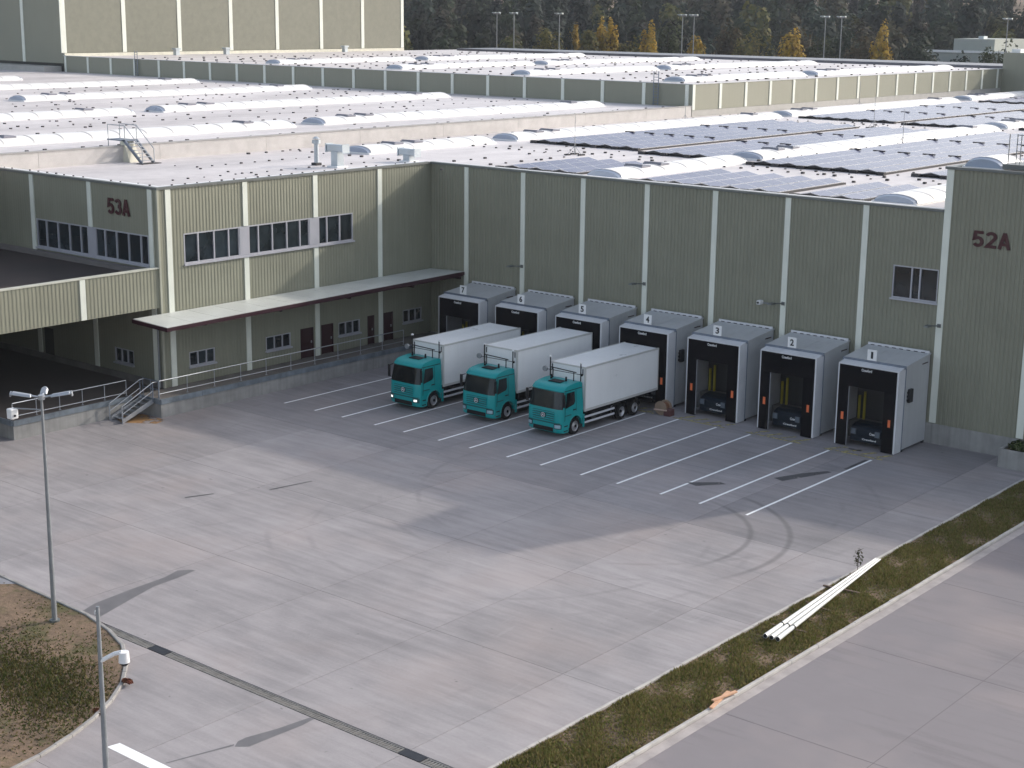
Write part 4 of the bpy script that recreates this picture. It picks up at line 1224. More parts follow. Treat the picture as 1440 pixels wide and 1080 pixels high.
def lorry(bay_x, yf, label, rise=0.0, lights=False, yb0=0.0):
    t = empty('lorry', (0, 0, 0), label, 'lorry', 'lorries backed up to the docks')
    SF = [-1, -.985, -.94, -.86, -.75, -.6, -.3, 0, .3, .6, .75, .86, .94, .985, 1]
    arch = [(1.35 + .62 * math.cos(a), .52 + .62 * math.sin(a)) for a in np.linspace(math.pi, 0, 9)]
    prof = [(.10, .26), (.02, .34), (0, .55), (0, 1.0), (.01, 1.3), (.035, 1.60), (.30, 2.62), (.38, 2.75), (.55, 2.86), (.95, 2.93), (1.5, 2.98), (1.95, 2.97), (2.06, 2.88), (2.06, 1.6), (2.06, .9), (1.98, .75)] + [(2.0, .55)] + arch[::-1] + [(.70, .45), (.70, .26)]
    m = MB()
    m.grid([[cabp(s, y, z) for s in SF] for y, z in prof + prof[:1]])
    for s in (-1, 1): m.quad(*[cabp(s, y, z) for y, z in prof])
    cab = m.build('cab', M_TEAL, t, smooth=True)
    # windscreen patch follows the cab front
    w = MB()
    def front(z):     # y on the slanted front
        return .035 + (.30 - .035) * (z - 1.60) / (2.62 - 1.60) if z > 1.6 else .01
    zs = np.linspace(1.64, 2.60, 7); ss = np.linspace(-.955, .955, 13)
    w.grid([[cabp(s, front(z), z, .012) for s in ss] for z in zs])
    w.build('windscreen', M_WSCR, cab, smooth=True, fixn=False)
    m = MB()
    for s in (-1, 1):
        m.grid([[cabp(s * .955, front(z), z, .014) for z in zs], [cabp(s * .992, front(z), z, .005) for z in zs]])
    m.build('pillar_trim', M_PLAST, cab, fixn=False)
    v = MB(); v.grid([[cabp(s, y, z, .02) for s in np.linspace(-.97, .97, 13)] for y, z in ((.30, 2.58), (.26, 2.64), (.36, 2.76))])
    v.build('sun_visor', M_TEAL, cab, smooth=True, fixn=False)
    # side windows, doors
    for s in (-1, 1):
        def sp(y, z, o=.012): return (cabx(s, z) + s * o, y, z)
        g = MB(); g.quad(sp(.44, 1.66), sp(1.22, 1.80), sp(1.32, 1.95), sp(1.32, 2.52), sp(.62, 2.52)); g.build('side_window', M_WSCR, cab, fixn=True)
        g = MB()
        o = .006
        for y0, z0, y1, z1 in ((.36, .95, .40, 2.6), (1.44, .95, 1.47, 2.6)):
            g.quad(sp(y0, z0, o), sp(y1, z0, o), sp(y1 + (.16 if y0 < 1 else 0), z1, o), sp(y0 + (.16 if y0 < 1 else 0), z1, o))
        g.quad(sp(.4, 2.62, o), sp(2.0, 2.62, o), sp(2.0, 2.66, o), sp(.4, 2.66, o))
        g.build('door_seam', M_PLAST, cab, fixn=False)
        MB().box(*sorted((s * 1.245, s * 1.275)), 1.12, 1.36, 1.46, 1.52).build('door_handle', M_PLAST, cab)
        MB().box(*sorted((s * 1.242, s * 1.262)), .42, .95, 1.22, 1.27).build('door_crease', M_TEALD, cab)
        # wheel arch lip
        lp = MB()
        for (ya, za), (yb_, zb2) in zip(arch[:-1], arch[1:]): lp.tube((s * 1.24, ya, za), (s * 1.24, yb_, zb2), .035, n=6)
        lp.build('wheel_arch_lip', M_TEAL, cab, smooth=True)
        MB().box(*sorted((s * 1.10, s * 1.245)), .30, .66, .34, .40).build('step', M_PLAST, cab)
        MB().box(*sorted((s * 1.13, s * 1.25)), .34, .64, .62, .68).build('step', M_PLAST, cab)
        # mirrors
        mi = MB(); mi.box(*sorted((s * 1.24, s * 1.40)), .10, .20, 1.80, 2.55); mr = mi.build('mirror', M_PLAST, cab, bevel=.03)
        MB().tube((s * 1.12, .30, 2.58), (s * 1.32, .15, 2.50), .025).build('mirror_arm', M_PLAST, mr)
        MB().tube((s * 1.18, .18, 1.80), (s * 1.32, .15, 1.90), .02).build('mirror_arm', M_PLAST, mr)
        # head lamps
        hl = MB(); hl.grid([[cabp(s * q, .0, z, .03) for q in ((.70, .76, .82, .86) if lights else (.66, .76, .86, .94))] for z in ((.60, .66, .72) if lights else (.56, .66, .76))])
        hl.build('headlight', M_LIT if lights else M_LAMP, cab, fixn=False, smooth=True)
        hb = MB(); hb.grid([[cabp(s * q, .0, z, .018) for q in (.62, .74, .86, .965)] for z in (.52, .66, .80)])
        hb.build('headlight_bezel', M_PLAST if not lights else M_TEALD, cab, fixn=False)
    # grille, intake, emblem, wipers, hatch
    gp = MB(); gp.grid([[cabp(s, .005, z, .006) for s in np.linspace(-.62, .62, 9)] for z in (.95, 1.48)]); gr = gp.build('grille', M_TEALD, cab, fixn=False)
    for i in range(4):
        z = 1.00 + i * .125
        sl = MB()
        sl.prism([(-.020, z), (-.045, z + .02), (-.045, z + .055), (-.02, z + .075)], lambda p, q: (q, p[0] , p[1]), -.80, -.22) if i in (1, 2) else sl.prism([(-.020, z), (-.045, z + .02), (-.045, z + .055), (-.02, z + .075)], lambda p, q: (q, p[0], p[1]), -.80, .80)
        if i in (1, 2): sl.prism([(-.020, z), (-.045, z + .02), (-.045, z + .055), (-.02, z + .075)], lambda p, q: (q, p[0], p[1]), .22, .80)
        sl.build('grille_slat', M_TEAL, gr)
    em = MB(); nn = 20
    em.grid([[(math.cos(a) * q, yy, 1.22 + math.sin(a) * q) for q, yy in ((.115, -.05), (.122, -.065), (.138, -.065), (.145, -.05))] for a in np.linspace(0, 2 * math.pi, nn + 1)])
    for k3 in range(3):
        a = math.pi / 2 + k3 * 2 * math.pi / 3
        c, s_ = math.cos(a), math.sin(a); q = (-s_ * .028, c * .028)
        em.hexa([(q[0], -.045, 1.22 + q[1]), (-q[0], -.045, 1.22 - q[1]), (c * .13, -.05, 1.22 + s_ * .13), (c * .13, -.05, 1.22 + s_ * .13 + .001),
                 (q[0], -.075, 1.22 + q[1]), (-q[0], -.075, 1.22 - q[1]), (c * .13, -.06, 1.22 + s_ * .13), (c * .13, -.06, 1.22 + s_ * .13 + .001)])
    em.build('star_emblem', M_CHROME, gr, fixn=False)
    ek = MB(); ek.tube((0, -.012, 1.22), (0, -.04, 1.22), .15, n=20); ek.build('emblem_disc', M_PLAST, gr)
    it = MB(); it.grid([[cabp(s, 0, z, .02) for s in np.linspace(-.58, .58, 7)] for z in (.34, .58)]); it.build('air_intake', M_PLAST, cab, fixn=False)
    it = MB(); it.grid([[cabp(s, 0, z, .022) for s in np.linspace(-.92, .92, 13)] for z in (.80, .87)]); it.build('bumper_crease', M_TEALD, cab, fixn=False)
    for sx in (-.5, .25):
        MB().tube((sx, .02, 1.66), (sx + .55, -.0, 1.78), .014, n=5).build('wiper', M_PLAST, cab)
    MB().box(-.42, .42, .92, 1.5, 2.945, 2.985).build('roof_hatch', M_PLAST, cab)
    # measuring rig on the cab roof
    rig = MB(); rig.tube((-.85, 1.72, 3.56), (.95, 1.72, 3.50), .03); rig.tube((-.72, 1.72, 2.95), (-.72, 1.72, 3.55), .03); rig.tube((.78, 1.72, 2.95), (.78, 1.72, 3.5), .03)
    rg = rig.build('sensor_bar', M_PLAST, t, smooth=True)
    for x, z1 in ((-1.12, 4.08), (1.08, 3.98)):
        MB().tube((x, 1.98, 2.9), (x, 1.98, z1), .035).build('antenna_post', M_PLAST, rg, smooth=True)
        MB().tube((x, 1.98, z1), (x, 1.98, z1 + .08), .075, n=10).build('antenna_cap', M_WHITE, rg, smooth=True)
    MB().tube((-1.30, 1.66, 3.40), (-1.30, 1.78, 3.40), .16, n=14).build('sensor_disc', M_GALVD, rg, smooth=True)
    MB().tube((1.32, 1.72, 3.40), (1.32, 1.80, 3.40), .07, n=10).build('sensor_disc', M_PLAST, rg, smooth=True)
    MB().tube((-1.3, 1.72, 3.40), (1.32, 1.74, 3.42), .018).build('sensor_arm', M_PLAST, rg)
    for x in (-.62, .45): MB().tube((x, 1.45, 2.97), (x, 1.45, 3.22), .07, .05, n=10).build('beacon', M_PLAST, cab, smooth=True)
    # box body
    yb, ye = 2.16 + yb0, 9.42 + yb0
    z0, z1 = 1.19 + rise, 3.77 + rise
    bx_ = MB().box(-1.26, 1.26, yb, ye, z0 + .1, z1 - .03).build('box_body', M_BOX, t, bevel=.02)
    for i in range(6):
        ya, yb2 = yb + .05 + i * (ye - yb - .1) / 6, yb + .05 + (i + 1) * (ye - yb - .1) / 6
        MB().box(-1.24, 1.24, ya + .004, yb2 - .004, z1 - .035, z1 - .012).build('roof_panel', M_BOX, bx_)
        for s in (-1, 1): MB().box(*sorted((s * 1.255, s * 1.272)), ya + .002, yb2 - .002, z0 + .16, z1 - .10).build('side_panel', M_BOX, bx_)
    fr = MB()
    for s in (-1, 1):
        fr.box(*sorted((s * 1.20, s * 1.285)), yb, ye, z1 - .09, z1 + .005); fr.box(*sorted((s * 1.20, s * 1.285)), yb, ye, z0, z0 + .14)
        for yy in (yb - .01, ye - .07): fr.box(*sorted((s * 1.19, s * 1.286)), yy, yy + .08, z0 + .01, z1)
    fr.box(-1.19, 1.19, yb - .015, yb + .06, z1 - .08, z1 + .003)
    fr.build('corner_trim', M_BOXT, bx_)
    for s in (-1, 1):
        for yy in (ye - .09,): MB().box(s * 1.19, s * 1.0, ye + .004, ye + .03, z0 + .05, z1 - .05).build('rear_post', M_BOXT, bx_)
        MB().box(s * .99, s * .02, ye + .003, ye + .025, z0 + .08, z1 - .12).build('rear_door', M_BOX, bx_)
        MB().box(s * 1.10 - .03, s * 1.10 + .03, yb - .02, yb - .005, z1 - .45, z1 - .12).build('marker', M_PLAST, bx_)
    # chassis
    ch = MB()
    for s in (-1, 1): ch.box(*sorted((s * .36, s * .46)), 2.1, 9.3, .72, 1.05)
    for yy in (2.6, 4.2, 5.4, 6.8, 8.6): ch.box(-.36, .36, yy, yy + .12, .74, 1.0)
    ch.box(-1.15, 1.15, 9.1, 9.22, .45, .62); ch.box(-.95, .95, .85, 2.0, .55, .95)
    for yy in (2.5, 5.0, 8.9): ch.box(-1.1, 1.1, yy, yy + .14, 1.05, z0)
    co = ch.build('chassis', M_CHAS, t)
    MB().box(-1.12, 1.12, 3.0, 4.9, .48, 1.02).build('battery_box', M_CHAS, co, bevel=.03)
    for s in (-1, 1):
        for z in (.48, .80):
            MB().box(*sorted((s * 1.20, s * 1.24)), 2.25, 5.1, z, z + .11).build('side_guard', M_DOCKL, co)
        for yy in (2.4, 3.7, 5.0): MB().box(*sorted((s * 1.15, s * 1.198)), yy, yy + .06, .45, .98).build('guard_post', M_CHAS, co)
        MB().box(*sorted((s * 1.18, s * 1.25)), 2.08, 2.20, .30, 1.05).build('cab_skirt', M_TEAL, cab)
        MB().box(*sorted((s * .75, s * 1.1)), 9.23, 9.28, .48, .60).build('tail_light', M_REDM, co)
        for yy in (5.85, 7.15):
            mg = MB()
            A_ = np.linspace(math.pi * .95, .05 * math.pi, 9)
            mg.grid([[(s * .88, yy + math.cos(a) * .60, .5 + math.sin(a) * .60) for a in A_], [(s * 1.22, yy + math.cos(a) * .60, .5 + math.sin(a) * .60) for a in A_]])
            mg.build('mudguard', M_PLAST, co, fixn=False)
    for yy in (1.35, 5.85, 7.15):
        MB().tube((-1.0, yy, .5), (1.0, yy, .5), .08, n=8).build('axle', M_CHAS, co)
    for s in (-1, 1):
        wheel_parts(t, s * 1.07, 1.35, s, False)
        wheel_parts(t, s * 1.07, 5.85, s, True)
        wheel_parts(t, s * 1.07, 7.15, s, False)
    t.location = (bay_x, yf, 0)
    return t
CX = (A0 + B0) / 2
lorry(CX + 15, -13.38, 'teal lorry with white box body backed up to dock 4', 0, False)
lorry(CX + 10, -13.40, 'teal lorry with white box body backed up to dock 5, between two lorries', .25, False)
lorry(CX + 5, -14.33, 'teal lorry with lit headlamps and white box body backed up to dock 6', 0, True)

# brown reel beside dock 4
t = empty('hose_reel', (23.4, -4.75, 0), 'brown reel with wrapped straps on the ground beside dock 4', 'reel')
for y in (-5.05, -4.5): MB().tube((23.3, y - .03, .42), (23.3, y + .03, .42), .42, n=20).build('flange', simple_cache('reel_flange', (.30, .22, .16), .8), t)
MB().tube((23.3, -5.02, .42), (23.3, -4.53, .42), .30, n=18).build('winding', M_BROWNR, t, smooth=True)
MB().box(23.55, 24.0, -5.1, -4.6, 0, .40).build('crate', simple_cache('reel_crate', (.12, .05, .05)), t, bevel=.02)
MB().tube((22.9, -5.15, .30), (23.8, -5.15, .36), .05).build('strap', simple_cache('reel_strap', (.55, .40, .33)), t)

# concrete planter at the end of the tower wall
t = empty('planter', (43.8, -1.1, 0), 'square concrete planter with low green plant at the wall end', 'planter')
b_ = MB()
for q in ((43.0, 43.14, -2.1, -.1), (44.7, 44.84, -2.1, -.1), (43.14, 44.7, -2.1, -1.96), (43.14, 44.7, -.24, -.1)): b_.box(*q, -.3, 1.02)
b_.build('basin', M_CONCW, t)
MB().box(43.14, 44.7, -1.96, -.24, .6, .90).build('soil', M_SOIL, t)

def leaf_cloud(n, cen, rad, size, cols, shell=.35, clump=None):
    """random small quads in an ellipsoid; returns V,F,C"""
    if clump:
        k = clump
        u = rng.normal(size=(k, 3)); u /= np.linalg.norm(u, axis=1)[:, None]
        cc = u * (rng.uniform(shell, 1, (k, 1)) ** .6) * np.array(rad) * .82
        idx = rng.integers(0, k, n)
        r_ = np.array(rad) * .27 * rng.uniform(.6, 1.25, (k, 1))
        q = rng.normal(size=(n, 3)); q /= np.maximum(1, np.linalg.norm(q, axis=1)[:, None] * .8)
        Pp = cc[idx] + q * r_[idx]
        tone = rng.uniform(.78, 1.2, (k, 1))[idx]
    else:
        u = rng.normal(size=(n, 3)); u /= np.linalg.norm(u, axis=1)[:, None]
        Pp = u * (rng.uniform(shell, 1, (n, 1)) ** .6) * np.array(rad); tone = rng.uniform(.7, 1.2, (n, 1))
    Pp = Pp + np.array(cen)
    nr = (Pp - np.array(cen)) / np.array(rad); nr /= np.linalg.norm(nr, axis=1)[:, None] + 1e-6
    if clump:
        nr = nr * .6 + q / (np.linalg.norm(q, axis=1)[:, None] + 1e-6) * .6
    nr = nr + rng.normal(size=(n, 3)) * .38; nr /= np.linalg.norm(nr, axis=1)[:, None]
    a = np.cross(nr, rng.normal(size=(n, 3))); a /= np.linalg.norm(a, axis=1)[:, None]
    b = np.cross(nr, a)
    s = size * rng.uniform(.6, 1.3, (n, 1))
    a = a * s * .5; b = b * s * .35
    V = np.stack([Pp - a - b, Pp + a - b, Pp + a + b, Pp - a + b], 1).reshape(-1, 3)
    F = np.arange(n * 4).reshape(-1, 4)
    C = np.array(cols)[rng.integers(0, len(cols), n)] * tone * rng.uniform(.88, 1.12, (n, 1))
    return V, F, C
V, F, C = leaf_cloud(900, (.1, 0, 1.05), (.75, .8, .35), .12, [(.05, .07, .02), (.07, .09, .03), (.03, .05, .015)])
link('foliage', fill_mesh('foliage', V, F, C, M_LEAF), t)

# lamp posts
def lamp1():
    x, y = 24.26, -47.82
    t = empty('lamp_post', (x, y, .05), 'tall grey lamp post with three heads and a camera box on the soil bed', 'lamp post')
    MB().tube((x, y, 0), (x, y, 9.05), .105, .05, n=14).build('pole', M_GALVD, t, smooth=True)
    MB().tube((x, y, .03), (x, y, .12), .2, n=14).build('base_plate', M_COPE, t)
    MB().tube((x, y, 8.95), (x, y, 9.12), .13, n=10).build('head_bracket', M_GALV, t, smooth=True)
    for a, L in ((R(225), 1.1), (R(45), 1.1), (R(135), .7)):
        c, s = math.cos(a), math.sin(a)
        MB().tube((x, y, 9.03), (x + c * .4, y + s * .4, 9.10), .04).build('arm', M_GALV, t, smooth=True)
        px_, py_ = -s * .15, c * .15
        h = MB().hexa([(x + c * .35 + px_, y + s * .35 + py_, 9.05), (x + c * .35 - px_, y + s * .35 - py_, 9.05), (x + c * (L) - px_, y + s * L - py_, 9.16), (x + c * L + px_, y + s * L + py_, 9.16),
                       (x + c * .38 + px_ * .6, y + s * .38 + py_ * .6, 9.15), (x + c * .38 - px_ * .6, y + s * .38 - py_ * .6, 9.15), (x + c * (L - .04) - px_ * .7, y + s * (L - .04) - py_ * .7, 9.27), (x + c * (L - .04) + px_ * .7, y + s * (L - .04) + py_ * .7, 9.27)])
        hd = h.build('lamp_head', M_GALV, t, bevel=.03)
        MB().tube((x + c * L, y + s * L, 9.17), (x + c * (L + .05), y + s * (L + .05), 9.18), .11, n=10).build('end_cap', M_GALV, hd)
    MB().tube((x, y, 8.55), (x - .75, y - .75, 8.62), .03).build('camera_arm', M_GALVD, t, smooth=True)
    MB().box(x - .92, x - .62, y - .95, y - .62, 8.22, 8.62).build('camera_box', M_WHITE, t, bevel=.04)
    MB().tube((x - .58, y - .80, 8.36), (x - .6, y - .80, 8.36), .05).build('lens', M_BLACKT, t)
lamp1()
def lamp2():
    x, y = 37.07, -54.71
    t = empty('camera_pole', (x, y, 0), 'plain grey pole carrying a white dome camera beside the painted stripe', 'camera pole')
    MB().tube((x, y, 0), (x, y, 6.0), .10, .055, n=14).build('pole', M_GALVD, t, smooth=True)
    MB().tube((x, y, 0), (x, y, .05), .2, n=14).build('base_plate', M_COPE, t)
    MB().box(x - .10, x - .06, y - .05, y + .05, 5.75, 5.85).build('clamp', M_WHITE, t)
    # bracket reaching out to camera-right, dome hanging at its end
    dx, dy = .60, .50
    z = 4.38
    m = MB(); m.path([(x, y, z - .12), (x + dx * .55, y + dy * .55, z + .12), (x + dx * .85, y + dy * .85, z + .18)], .065, 10); m.build('bracket', M_WHITE, t, smooth=True)
    MB().tube((x + dx * .92, y + dy * .92, z - .14), (x + dx * .92, y + dy * .92, z + .19), .17, .15, n=16).build('camera_housing', M_WHITE, t, smooth=True)
    d = MB(); nn = 14
    d.grid([[(x + dx * .92 + math.cos(a) * .14 * math.cos(e), y + dy * .92 + math.sin(a) * .14 * math.cos(e), z - .14 + .14 * math.sin(e)) for a in np.linspace(0, 2 * math.pi, nn + 1)] for e in np.linspace(0, -math.pi / 2, 5)])
    d.build('dome_glass', M_WSCR, t, smooth=True, fixn=False)
lamp2()

# white lamp poles lying on the verge
BASE = Vector((46.45, -31.15)); TIP = Vector((45.40, -20.4))
for i, (o0, o1, zz) in enumerate([(-.26, -.10, .26), (.0, .0, .26), (.26, .10, .26)]):
    n_ = Vector((1, .1))
    a = BASE + n_ * o0; b = TIP + n_ * o1
    p_ = MB(); p_.tube((a.x, a.y, zz), (b.x, b.y, zz + .04), .095, .036, n=14)
    o = p_.build('white_pole', M_POLEW, at=(a.x, a.y, zz), smooth=True)
    tag(o, ['tapered white pole lying on the verge, kerb side of the bundle', 'tapered white pole lying on the verge, middle of the bundle', 'tapered white pole lying on the verge, road side of the bundle'][i], 'pole', 'white poles lying on the verge')
    d_ = (b - a).normalized()
    MB().tube((a.x - d_.x * .004, a.y - d_.y * .004, zz), (a.x - d_.x * .002, a.y - d_.y * .002, zz), .085, n=12).build('open_end', M_BLACKT, o)
    for k in (.13,):
        q = a + (b - a) * k
        MB().tube((q.x, q.y, zz), (q.x + d_.x * .08, q.y + d_.y * .08, zz), .105, n=12).build('strap', M_PLAST, o)
for i, (y, L, a) in enumerate([(-29.6, 1.5, .15), (-26.8, 1.3, -.2), (-24.4, 1.6, .12)]):
    xc = 45.40 + (46.45 - 45.40) * (y + 20.4) / (-10.75)
    c, s = math.cos(a), math.sin(a)
    m = MB(); m.hexa([(xc - c * L / 2 + s * .05, y - s * L / 2 - c * .05, .05), (xc + c * L / 2 + s * .05, y + s * L / 2 - c * .05, .05), (xc + c * L / 2 - s * .05, y + s * L / 2 + c * .05, .05), (xc - c * L / 2 - s * .05, y - s * L / 2 + c * .05, .05),
                      (xc - c * L / 2 + s * .05, y - s * L / 2 - c * .05, .155), (xc + c * L / 2 + s * .05, y + s * L / 2 - c * .05, .155), (xc + c * L / 2 - s * .05, y + s * L / 2 + c * .05, .155), (xc - c * L / 2 - s * .05, y - s * L / 2 + c * .05, .155)])
    o = m.build('timber_bearer', M_WOODD, at=(xc, y, .05)); tag(o, ['weathered timber bearer under the thick end of the white poles', 'weathered timber bearer under the middle of the white poles', 'weathered timber bearer under the thin end of the white poles'][i], 'timber', 'timbers under the poles')
for i, (xa, ya, xb, yb_) in enumerate([(48.0, -37.75, 47.72, -36.2), (47.78, -37.3, 47.98, -36.1)]):
    d = Vector((xb - xa, yb_ - ya)).normalized(); n_ = Vector((-d.y, d.x)) * .065
    z0 = .12 + .05 * i
    m = MB().hexa([(xa - n_.x, ya - n_.y, z0), (xb - n_.x, yb_ - n_.y, z0), (xb + n_.x, yb_ + n_.y, z0), (xa + n_.x, ya + n_.y, z0),
                   (xa - n_.x, ya - n_.y, z0 + .05), (xb - n_.x, yb_ - n_.y, z0 + .05), (xb + n_.x, yb_ + n_.y, z0 + .05), (xa + n_.x, ya + n_.y, z0 + .05)])
    o = m.build('timber_offcut', M_WOOD, at=(xa, ya, z0)); tag(o, ['longer fresh timber offcut lying on the verge beside the road kerb', 'shorter fresh timber offcut lying across another beside the road kerb'][i], 'timber', 'fresh timber offcuts')
# young self-sown sapling by the kerb
t = empty('sapling', (44.95, -21.9, 0), 'small leafless sapling growing by the kerb behind the white poles', 'sapling')
m = MB()
m.tube((45.2, -21.9, 0.02), (45.22, -21.88, 1.15), .016, .006, n=5)
for k in range(9):
    z = .3 + k * .09; a = k * 2.4
    m.tube((45.21, -21.89, z), (45.21 + math.cos(a) * .2, -21.89 + math.sin(a) * .2, z + .14), .008, .004, n=4)
m.build('stem', M_BARK, t)
V, F, C = leaf_cloud(90, (.26, 0, .7), (.22, .22, .45), .07, [(.06, .05, .03), (.05, .06, .025)])
link('foliage', fill_mesh('foliage', V, F, C, M_LEAF), t)
# small rusty leaf heaps on the kerb of the bed
for x, y, i in ((31.2, -49.55, 0), (32.3, -51.6, 1)):
    V, F, C = leaf_cloud(160, (0, 0, .04), (.28, .16, .05), .08, [(.16, .05, .03), (.11, .05, .03), (.2, .09, .05)])
    o = link('fallen_leaves', fill_mesh('fallen_leaves', V, F, C, M_LEAF), None, (x, y, .12 if i == 0 else .01)); tag(o, 'small heap of red-brown fallen leaves on the curved kerb', 'leaves', 'leaf heaps', 'stuff')

# ================================================================ background: masts, far buildings, trees
MAST = [(652, -138.3, 169.4), (701, -135.6, 171.6), (779, -128.6, 177.6), (960, -109.1, 193.2), (976, -107.1, 194.4), (1161, -84.8, 208.1), (1185, -82.0, 209.6), (1418, -53.3, 223.3)]
for i, (_, x, y) in enumerate(MAST):
    t = empty('floodlight_mast', (x, y, -.3), ['slender floodlight mast nearest the tall olive block', 'slender floodlight mast second from the tall olive block', 'slender floodlight mast behind the rounded olive tree', 'left mast of the close pair beside the short yellow tree', 'right mast of the close pair beside the short yellow tree', 'slender mast between the dark tree and the green tree', 'slender mast just right of the broad poplar pair of masts', 'slender floodlight mast right of the pale workshop'][i], 'mast', 'floodlight masts beyond the halls')
    MB().tube((x, y, -.3), (x, y, 22.6), .16, .09, n=8).build('pole', M_GALVD, t, smooth=True)
    MB().box(x - .9, x + .9, y - .12, y + .12, 22.45, 22.65).build('crossbar', M_GALVD, t)
    for k in range(2): MB().box(x - .95 + k * 1.1, x - .15 + k * 1.1, y - .5, y + .1, 22.66, 22.86).build('floodlight', M_VENTW, t)
t = empty('far_workshop', (-75, 258, 0), 'low pale industrial building with a higher block before the forest', 'building')
MB().box(-86, -66, 256, 275, -.3, 15.2).build('low_block', M_FARB, t)
MB().box(-80.0, -70.5, 258, 275, 15.2, 18.2).build('high_block', M_FARB, t)
MB().box(-86.3, -65.7, 255.7, 256.2, 15.2, 15.7).build('parapet', M_WHITE, t)
MB().box(-75.2, -74.0, 260, 262, 18.2, 18.8).build('roof_vent', M_VENTW, t)
for x in np.arange(-84.5, -67, 3.2): MB().box(x, x + 1.8, 255.93, 255.99, 11.5, 13.2).build('window', M_GLASS, t)

PAL = {'poplar': [(.42, .27, .035), (.34, .225, .03), (.25, .185, .035)], 'olive': [(.13, .12, .035), (.17, .14, .04), (.10, .10, .032)], 'dark': [(.028, .042, .028), (.036, .050, .031), (.023, .035, .024)],
       'brown': [(.078, .058, .030), (.066, .055, .029), (.056, .052, .028)], 'green': [(.042, .054, .024), (.052, .062, .026), (.035, .047, .022)], 'conifer': [(.014, .022, .014), (.02, .027, .016)]}
def trunk_mesh(h, r):
    m = MB(); m.tube((0, 0, 0), (0, 0, h * .5), r, r * .7, 7); m.tube((0, 0, h * .5), (.2, .1, h * .88), r * .7, r * .15, 6)
    for k in range(6):
        a = k * 2.2; z = h * (.3 + .08 * k)
        m.tube((0, 0, z), (math.cos(a) * h * .13, math.sin(a) * h * .13, z + h * .14), r * .35, r * .1, 5)
    return m
def tree(name, kind, x, y, h, rad, label, z0=-.3):
    t = empty(name, (x, y, z0), label, 'tree', 'autumn trees in front of the forest')
    trunk_mesh(h, .28).build('trunk', M_BARK, t) if False else link('trunk', trunk_mesh(h, .28).mesh('trunk', M_BARK), t)
    lo = .14 if kind == 'poplar' else .18
    n = 3200 if kind == 'poplar' else 3000
    rad *= 1.55 if kind == 'poplar' else 1.15
    V, F, C = leaf_cloud(n, (0, 0, h * (1 + lo) / 2), (rad, rad, h * (1 - lo) / 2), .55, PAL[kind], .25, 34)
    if kind in ('poplar', 'conifer'):
        zz = (V[:, 2] - h * lo) / (h * (1 - lo)); f_ = np.clip(1.25 - zz * .95, .25, 1) if kind == 'conifer' else np.clip(1.35 - zz * .25, .9, 1.4) * np.where(zz > .45, .82, .60)
        V[:, 0] *= f_; V[:, 1] *= f_
    link('crown', fill_mesh('crown', V, F, C, M_LEAF), t)
TREES = [('olive', -140.5, 188.9, 20.1, 3.6, 'rounded olive tree left of the yellow poplars'), ('conifer', -140.2, 195.4, 21.0, 2.6, 'dark conifer beside the slim yellow poplar'), ('poplar', -140.4, 197.8, 22.0, 1.3, 'slim yellow poplar beside the dark conifer'),
         ('olive', -133.6, 194.2, 19.7, 2.6, 'small olive tree between the poplars'), ('poplar', -134.4, 199.9, 22.3, 1.6, 'yellow poplar, left one of the touching pair'), ('poplar', -131.2, 198.5, 22.6, 1.6, 'yellow poplar, right one of the touching pair'),
         ('olive', -128.5, 201.7, 19.6, 3.6, 'broad olive tree between two yellow poplars'), ('poplar', -123.2, 201.8, 22.0, 1.7, 'single bright yellow poplar with dark trees behind'), ('green', -125.7, 212.2, 21.6, 3.4, 'dark green tree right of the bright poplar'),
         ('poplar', -115.0, 207.3, 19.2, 1.7, 'short yellow tree beside two masts'), ('poplar', -93.0, 209.2, 21.4, 2.2, 'broad yellow poplar beyond the lit fascia'), ('poplar', -77.2, 217.8, 21.8, 1.7, 'slim yellow poplar near the pale workshop'),
         ('olive', -104.9, 213.8, 20.7, 4.2, 'olive tree left of the broad poplar'), ('brown', -111.4, 215.6, 21.5, 4.0, 'russet tree beside the short yellow tree'), ('brown', -81.7, 218.8, 19.6, 4.0, 'brown tree left of the slim poplar'), ('green', -93.4, 220.5, 21.2, 4.0, 'green tree behind the broad poplar'),
         ('dark', -88.0, 224.0, 21.7, 3.8, 'dark tree beside the mast pair'), ('dark', -73.2, 227.3, 20.6, 4.0, 'dark tree beside the pale workshop'), ('brown', -99, 222, 21, 4.0, 'brown tree between olive and green trees'), ('green', -62, 240, 19, 4.5, 'green bushy tree right of the pale workshop'),
         ('dark', -74.5, 251, 15.6, 3.4, 'round dark bush before the pale workshop'), ('dark', -82, 250, 15.2, 3.0, 'small dark bush left of the pale workshop')]
for kind, x, y, h, r, lab in TREES: tree({'poplar': 'poplar_tree', 'conifer': 'conifer_tree'}.get(kind, 'broadleaf_tree'), kind, x, y, h, r, lab)

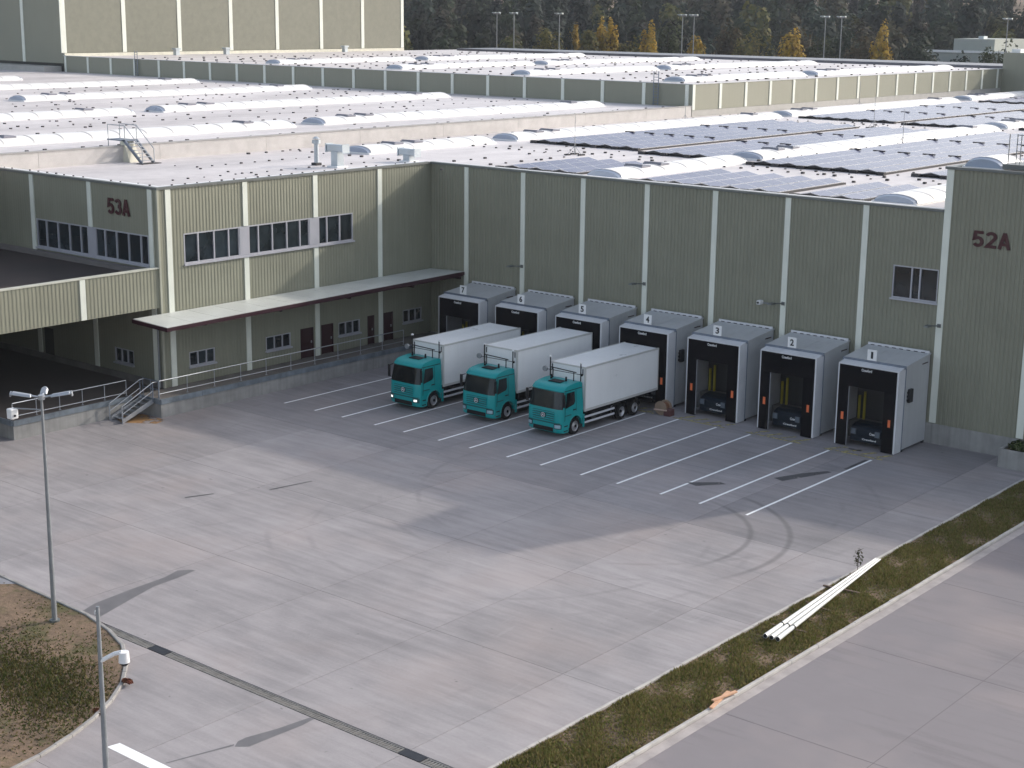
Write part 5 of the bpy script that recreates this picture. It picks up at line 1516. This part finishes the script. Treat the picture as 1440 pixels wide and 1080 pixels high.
# forest mass on gently rising ground
def hill_z(d): return -.4 + 38 * np.clip((d - 370) / 450, 0, 1) ** 1.2
cx, cy = 74.7, -80.8
hm = MB()
angs = np.radians(np.linspace(100, 160, 31)); ds = [300, 360, 420, 500, 600, 720, 860, 1100, 1500]
hm.grid([[(cx + math.cos(a) * d, cy + math.sin(a) * d, float(hill_z(np.array(d))) + .02) for a in angs] for d in ds])
ho = hm.build('hill', M_SOIL, at=(-250, 300, 0), fixn=False); ho['kind'] = 'structure'
tmpl = []
for kind in ('dark', 'green', 'brown', 'olive', 'dark', 'green', 'dark', 'conifer'):
    for _ in range(2):
        rad = random.uniform(3.4, 5.4) if kind != 'conifer' else 2.8
        V, F, C = leaf_cloud(900, (0, 0, 10.2), (rad, rad, 8.8), 1.05, PAL[kind], .45, 24)
        if kind == 'conifer':
            f_ = np.clip(1.3 - V[:, 2] / 20, .2, 1); V[:, 0] *= f_; V[:, 1] *= f_
        C = C * random.uniform(.75, 1.15)
        tmpl.append((V, C))
VV, CC, TV, TF = [], [], [], []
npl = 0
a_lo, a_hi = math.radians(109), math.radians(137)
pts = []
for d0, step, jit in [(372, 6.0, 4), (388, 6.5, 6), (404, 7, 8), (424, 7.5, 9), (452, 8, 10), (485, 9, 12), (525, 9.5, 14), (575, 10, 18), (640, 11, 22), (720, 12, 26), (810, 13, 30)]:
    a = a_lo
    while a < a_hi:
        d = d0 + random.uniform(-jit, jit)
        if not (d0 < 376 and random.random() < .25): pts.append((a + random.uniform(-.3, .3) * step / d0, d))
        a += step / d0
for a, d in pts:
    V, C = tmpl[random.randrange(len(tmpl))]
    s = random.uniform(.82, 1.16) * (1.0 if d < 420 else 1.12); t_ = random.uniform(0, 6.28)
    c_, s_ = math.cos(t_), math.sin(t_)
    x0, y0 = cx + math.cos(a) * d, cy + math.sin(a) * d
    if -90 < x0 < -62 and 250 < y0 < 280: continue
    W_ = np.empty_like(V)
    W_[:, 0] = (V[:, 0] * c_ - V[:, 1] * s_) * s + x0; W_[:, 1] = (V[:, 0] * s_ + V[:, 1] * c_) * s + y0
    W_[:, 2] = V[:, 2] * s + float(hill_z(np.array(d)))
    VV.append(W_); CC.append(C * np.array((.86, 1.0, 1.12)) * random.uniform(.38, 1.15))
VV = np.concatenate(VV); CC = np.concatenate(CC)
fo = link('forest', fill_mesh('forest', VV, np.arange(len(VV)).reshape(-1, 4), CC, M_LEAF))
tag(fo, 'dense autumn forest rising behind the halls', 'forest', kind='stuff')
tm = MB()
for a, d in pts[::1]:
    if d < 430:
        x0, y0 = cx + math.cos(a) * d, cy + math.sin(a) * d; z = float(hill_z(np.array(d)))
        tm.tube((x0, y0, z), (x0, y0, z + 13), .22, .1, 5, cap=False)
tk = tm.build('forest_trunks', M_BARK, fo, fixn=False, kind='stuff')
print('forest faces', len(VV) // 4, 'objects', len(bpy.data.objects))

# ---------------------------------------------------------------- haze over the whole site
hz = MB().box(-2600, 2600, -1000, 3100, -1.5, 70)
ho = hz.build('haze', None, at=(-200, 300, 0)); tag(ho, 'thin pale haze filling the air above the site', 'haze', kind='stuff')
m = bpy.data.materials.new('haze_air'); m.use_nodes = True
nt = m.node_tree
for n in list(nt.nodes): nt.nodes.remove(n)
pv2 = nt.nodes.new('ShaderNodeVolumePrincipled'); out = nt.nodes.new('ShaderNodeOutputMaterial')
pv2.inputs['Color'].default_value = (.86, .91, 1.0, 1); pv2.inputs['Density'].default_value = .00012; pv2.inputs['Anisotropy'].default_value = .1
nt.links.new(pv2.outputs[0], out.inputs['Volume'])
ho.data.materials.clear(); ho.data.materials.append(m)
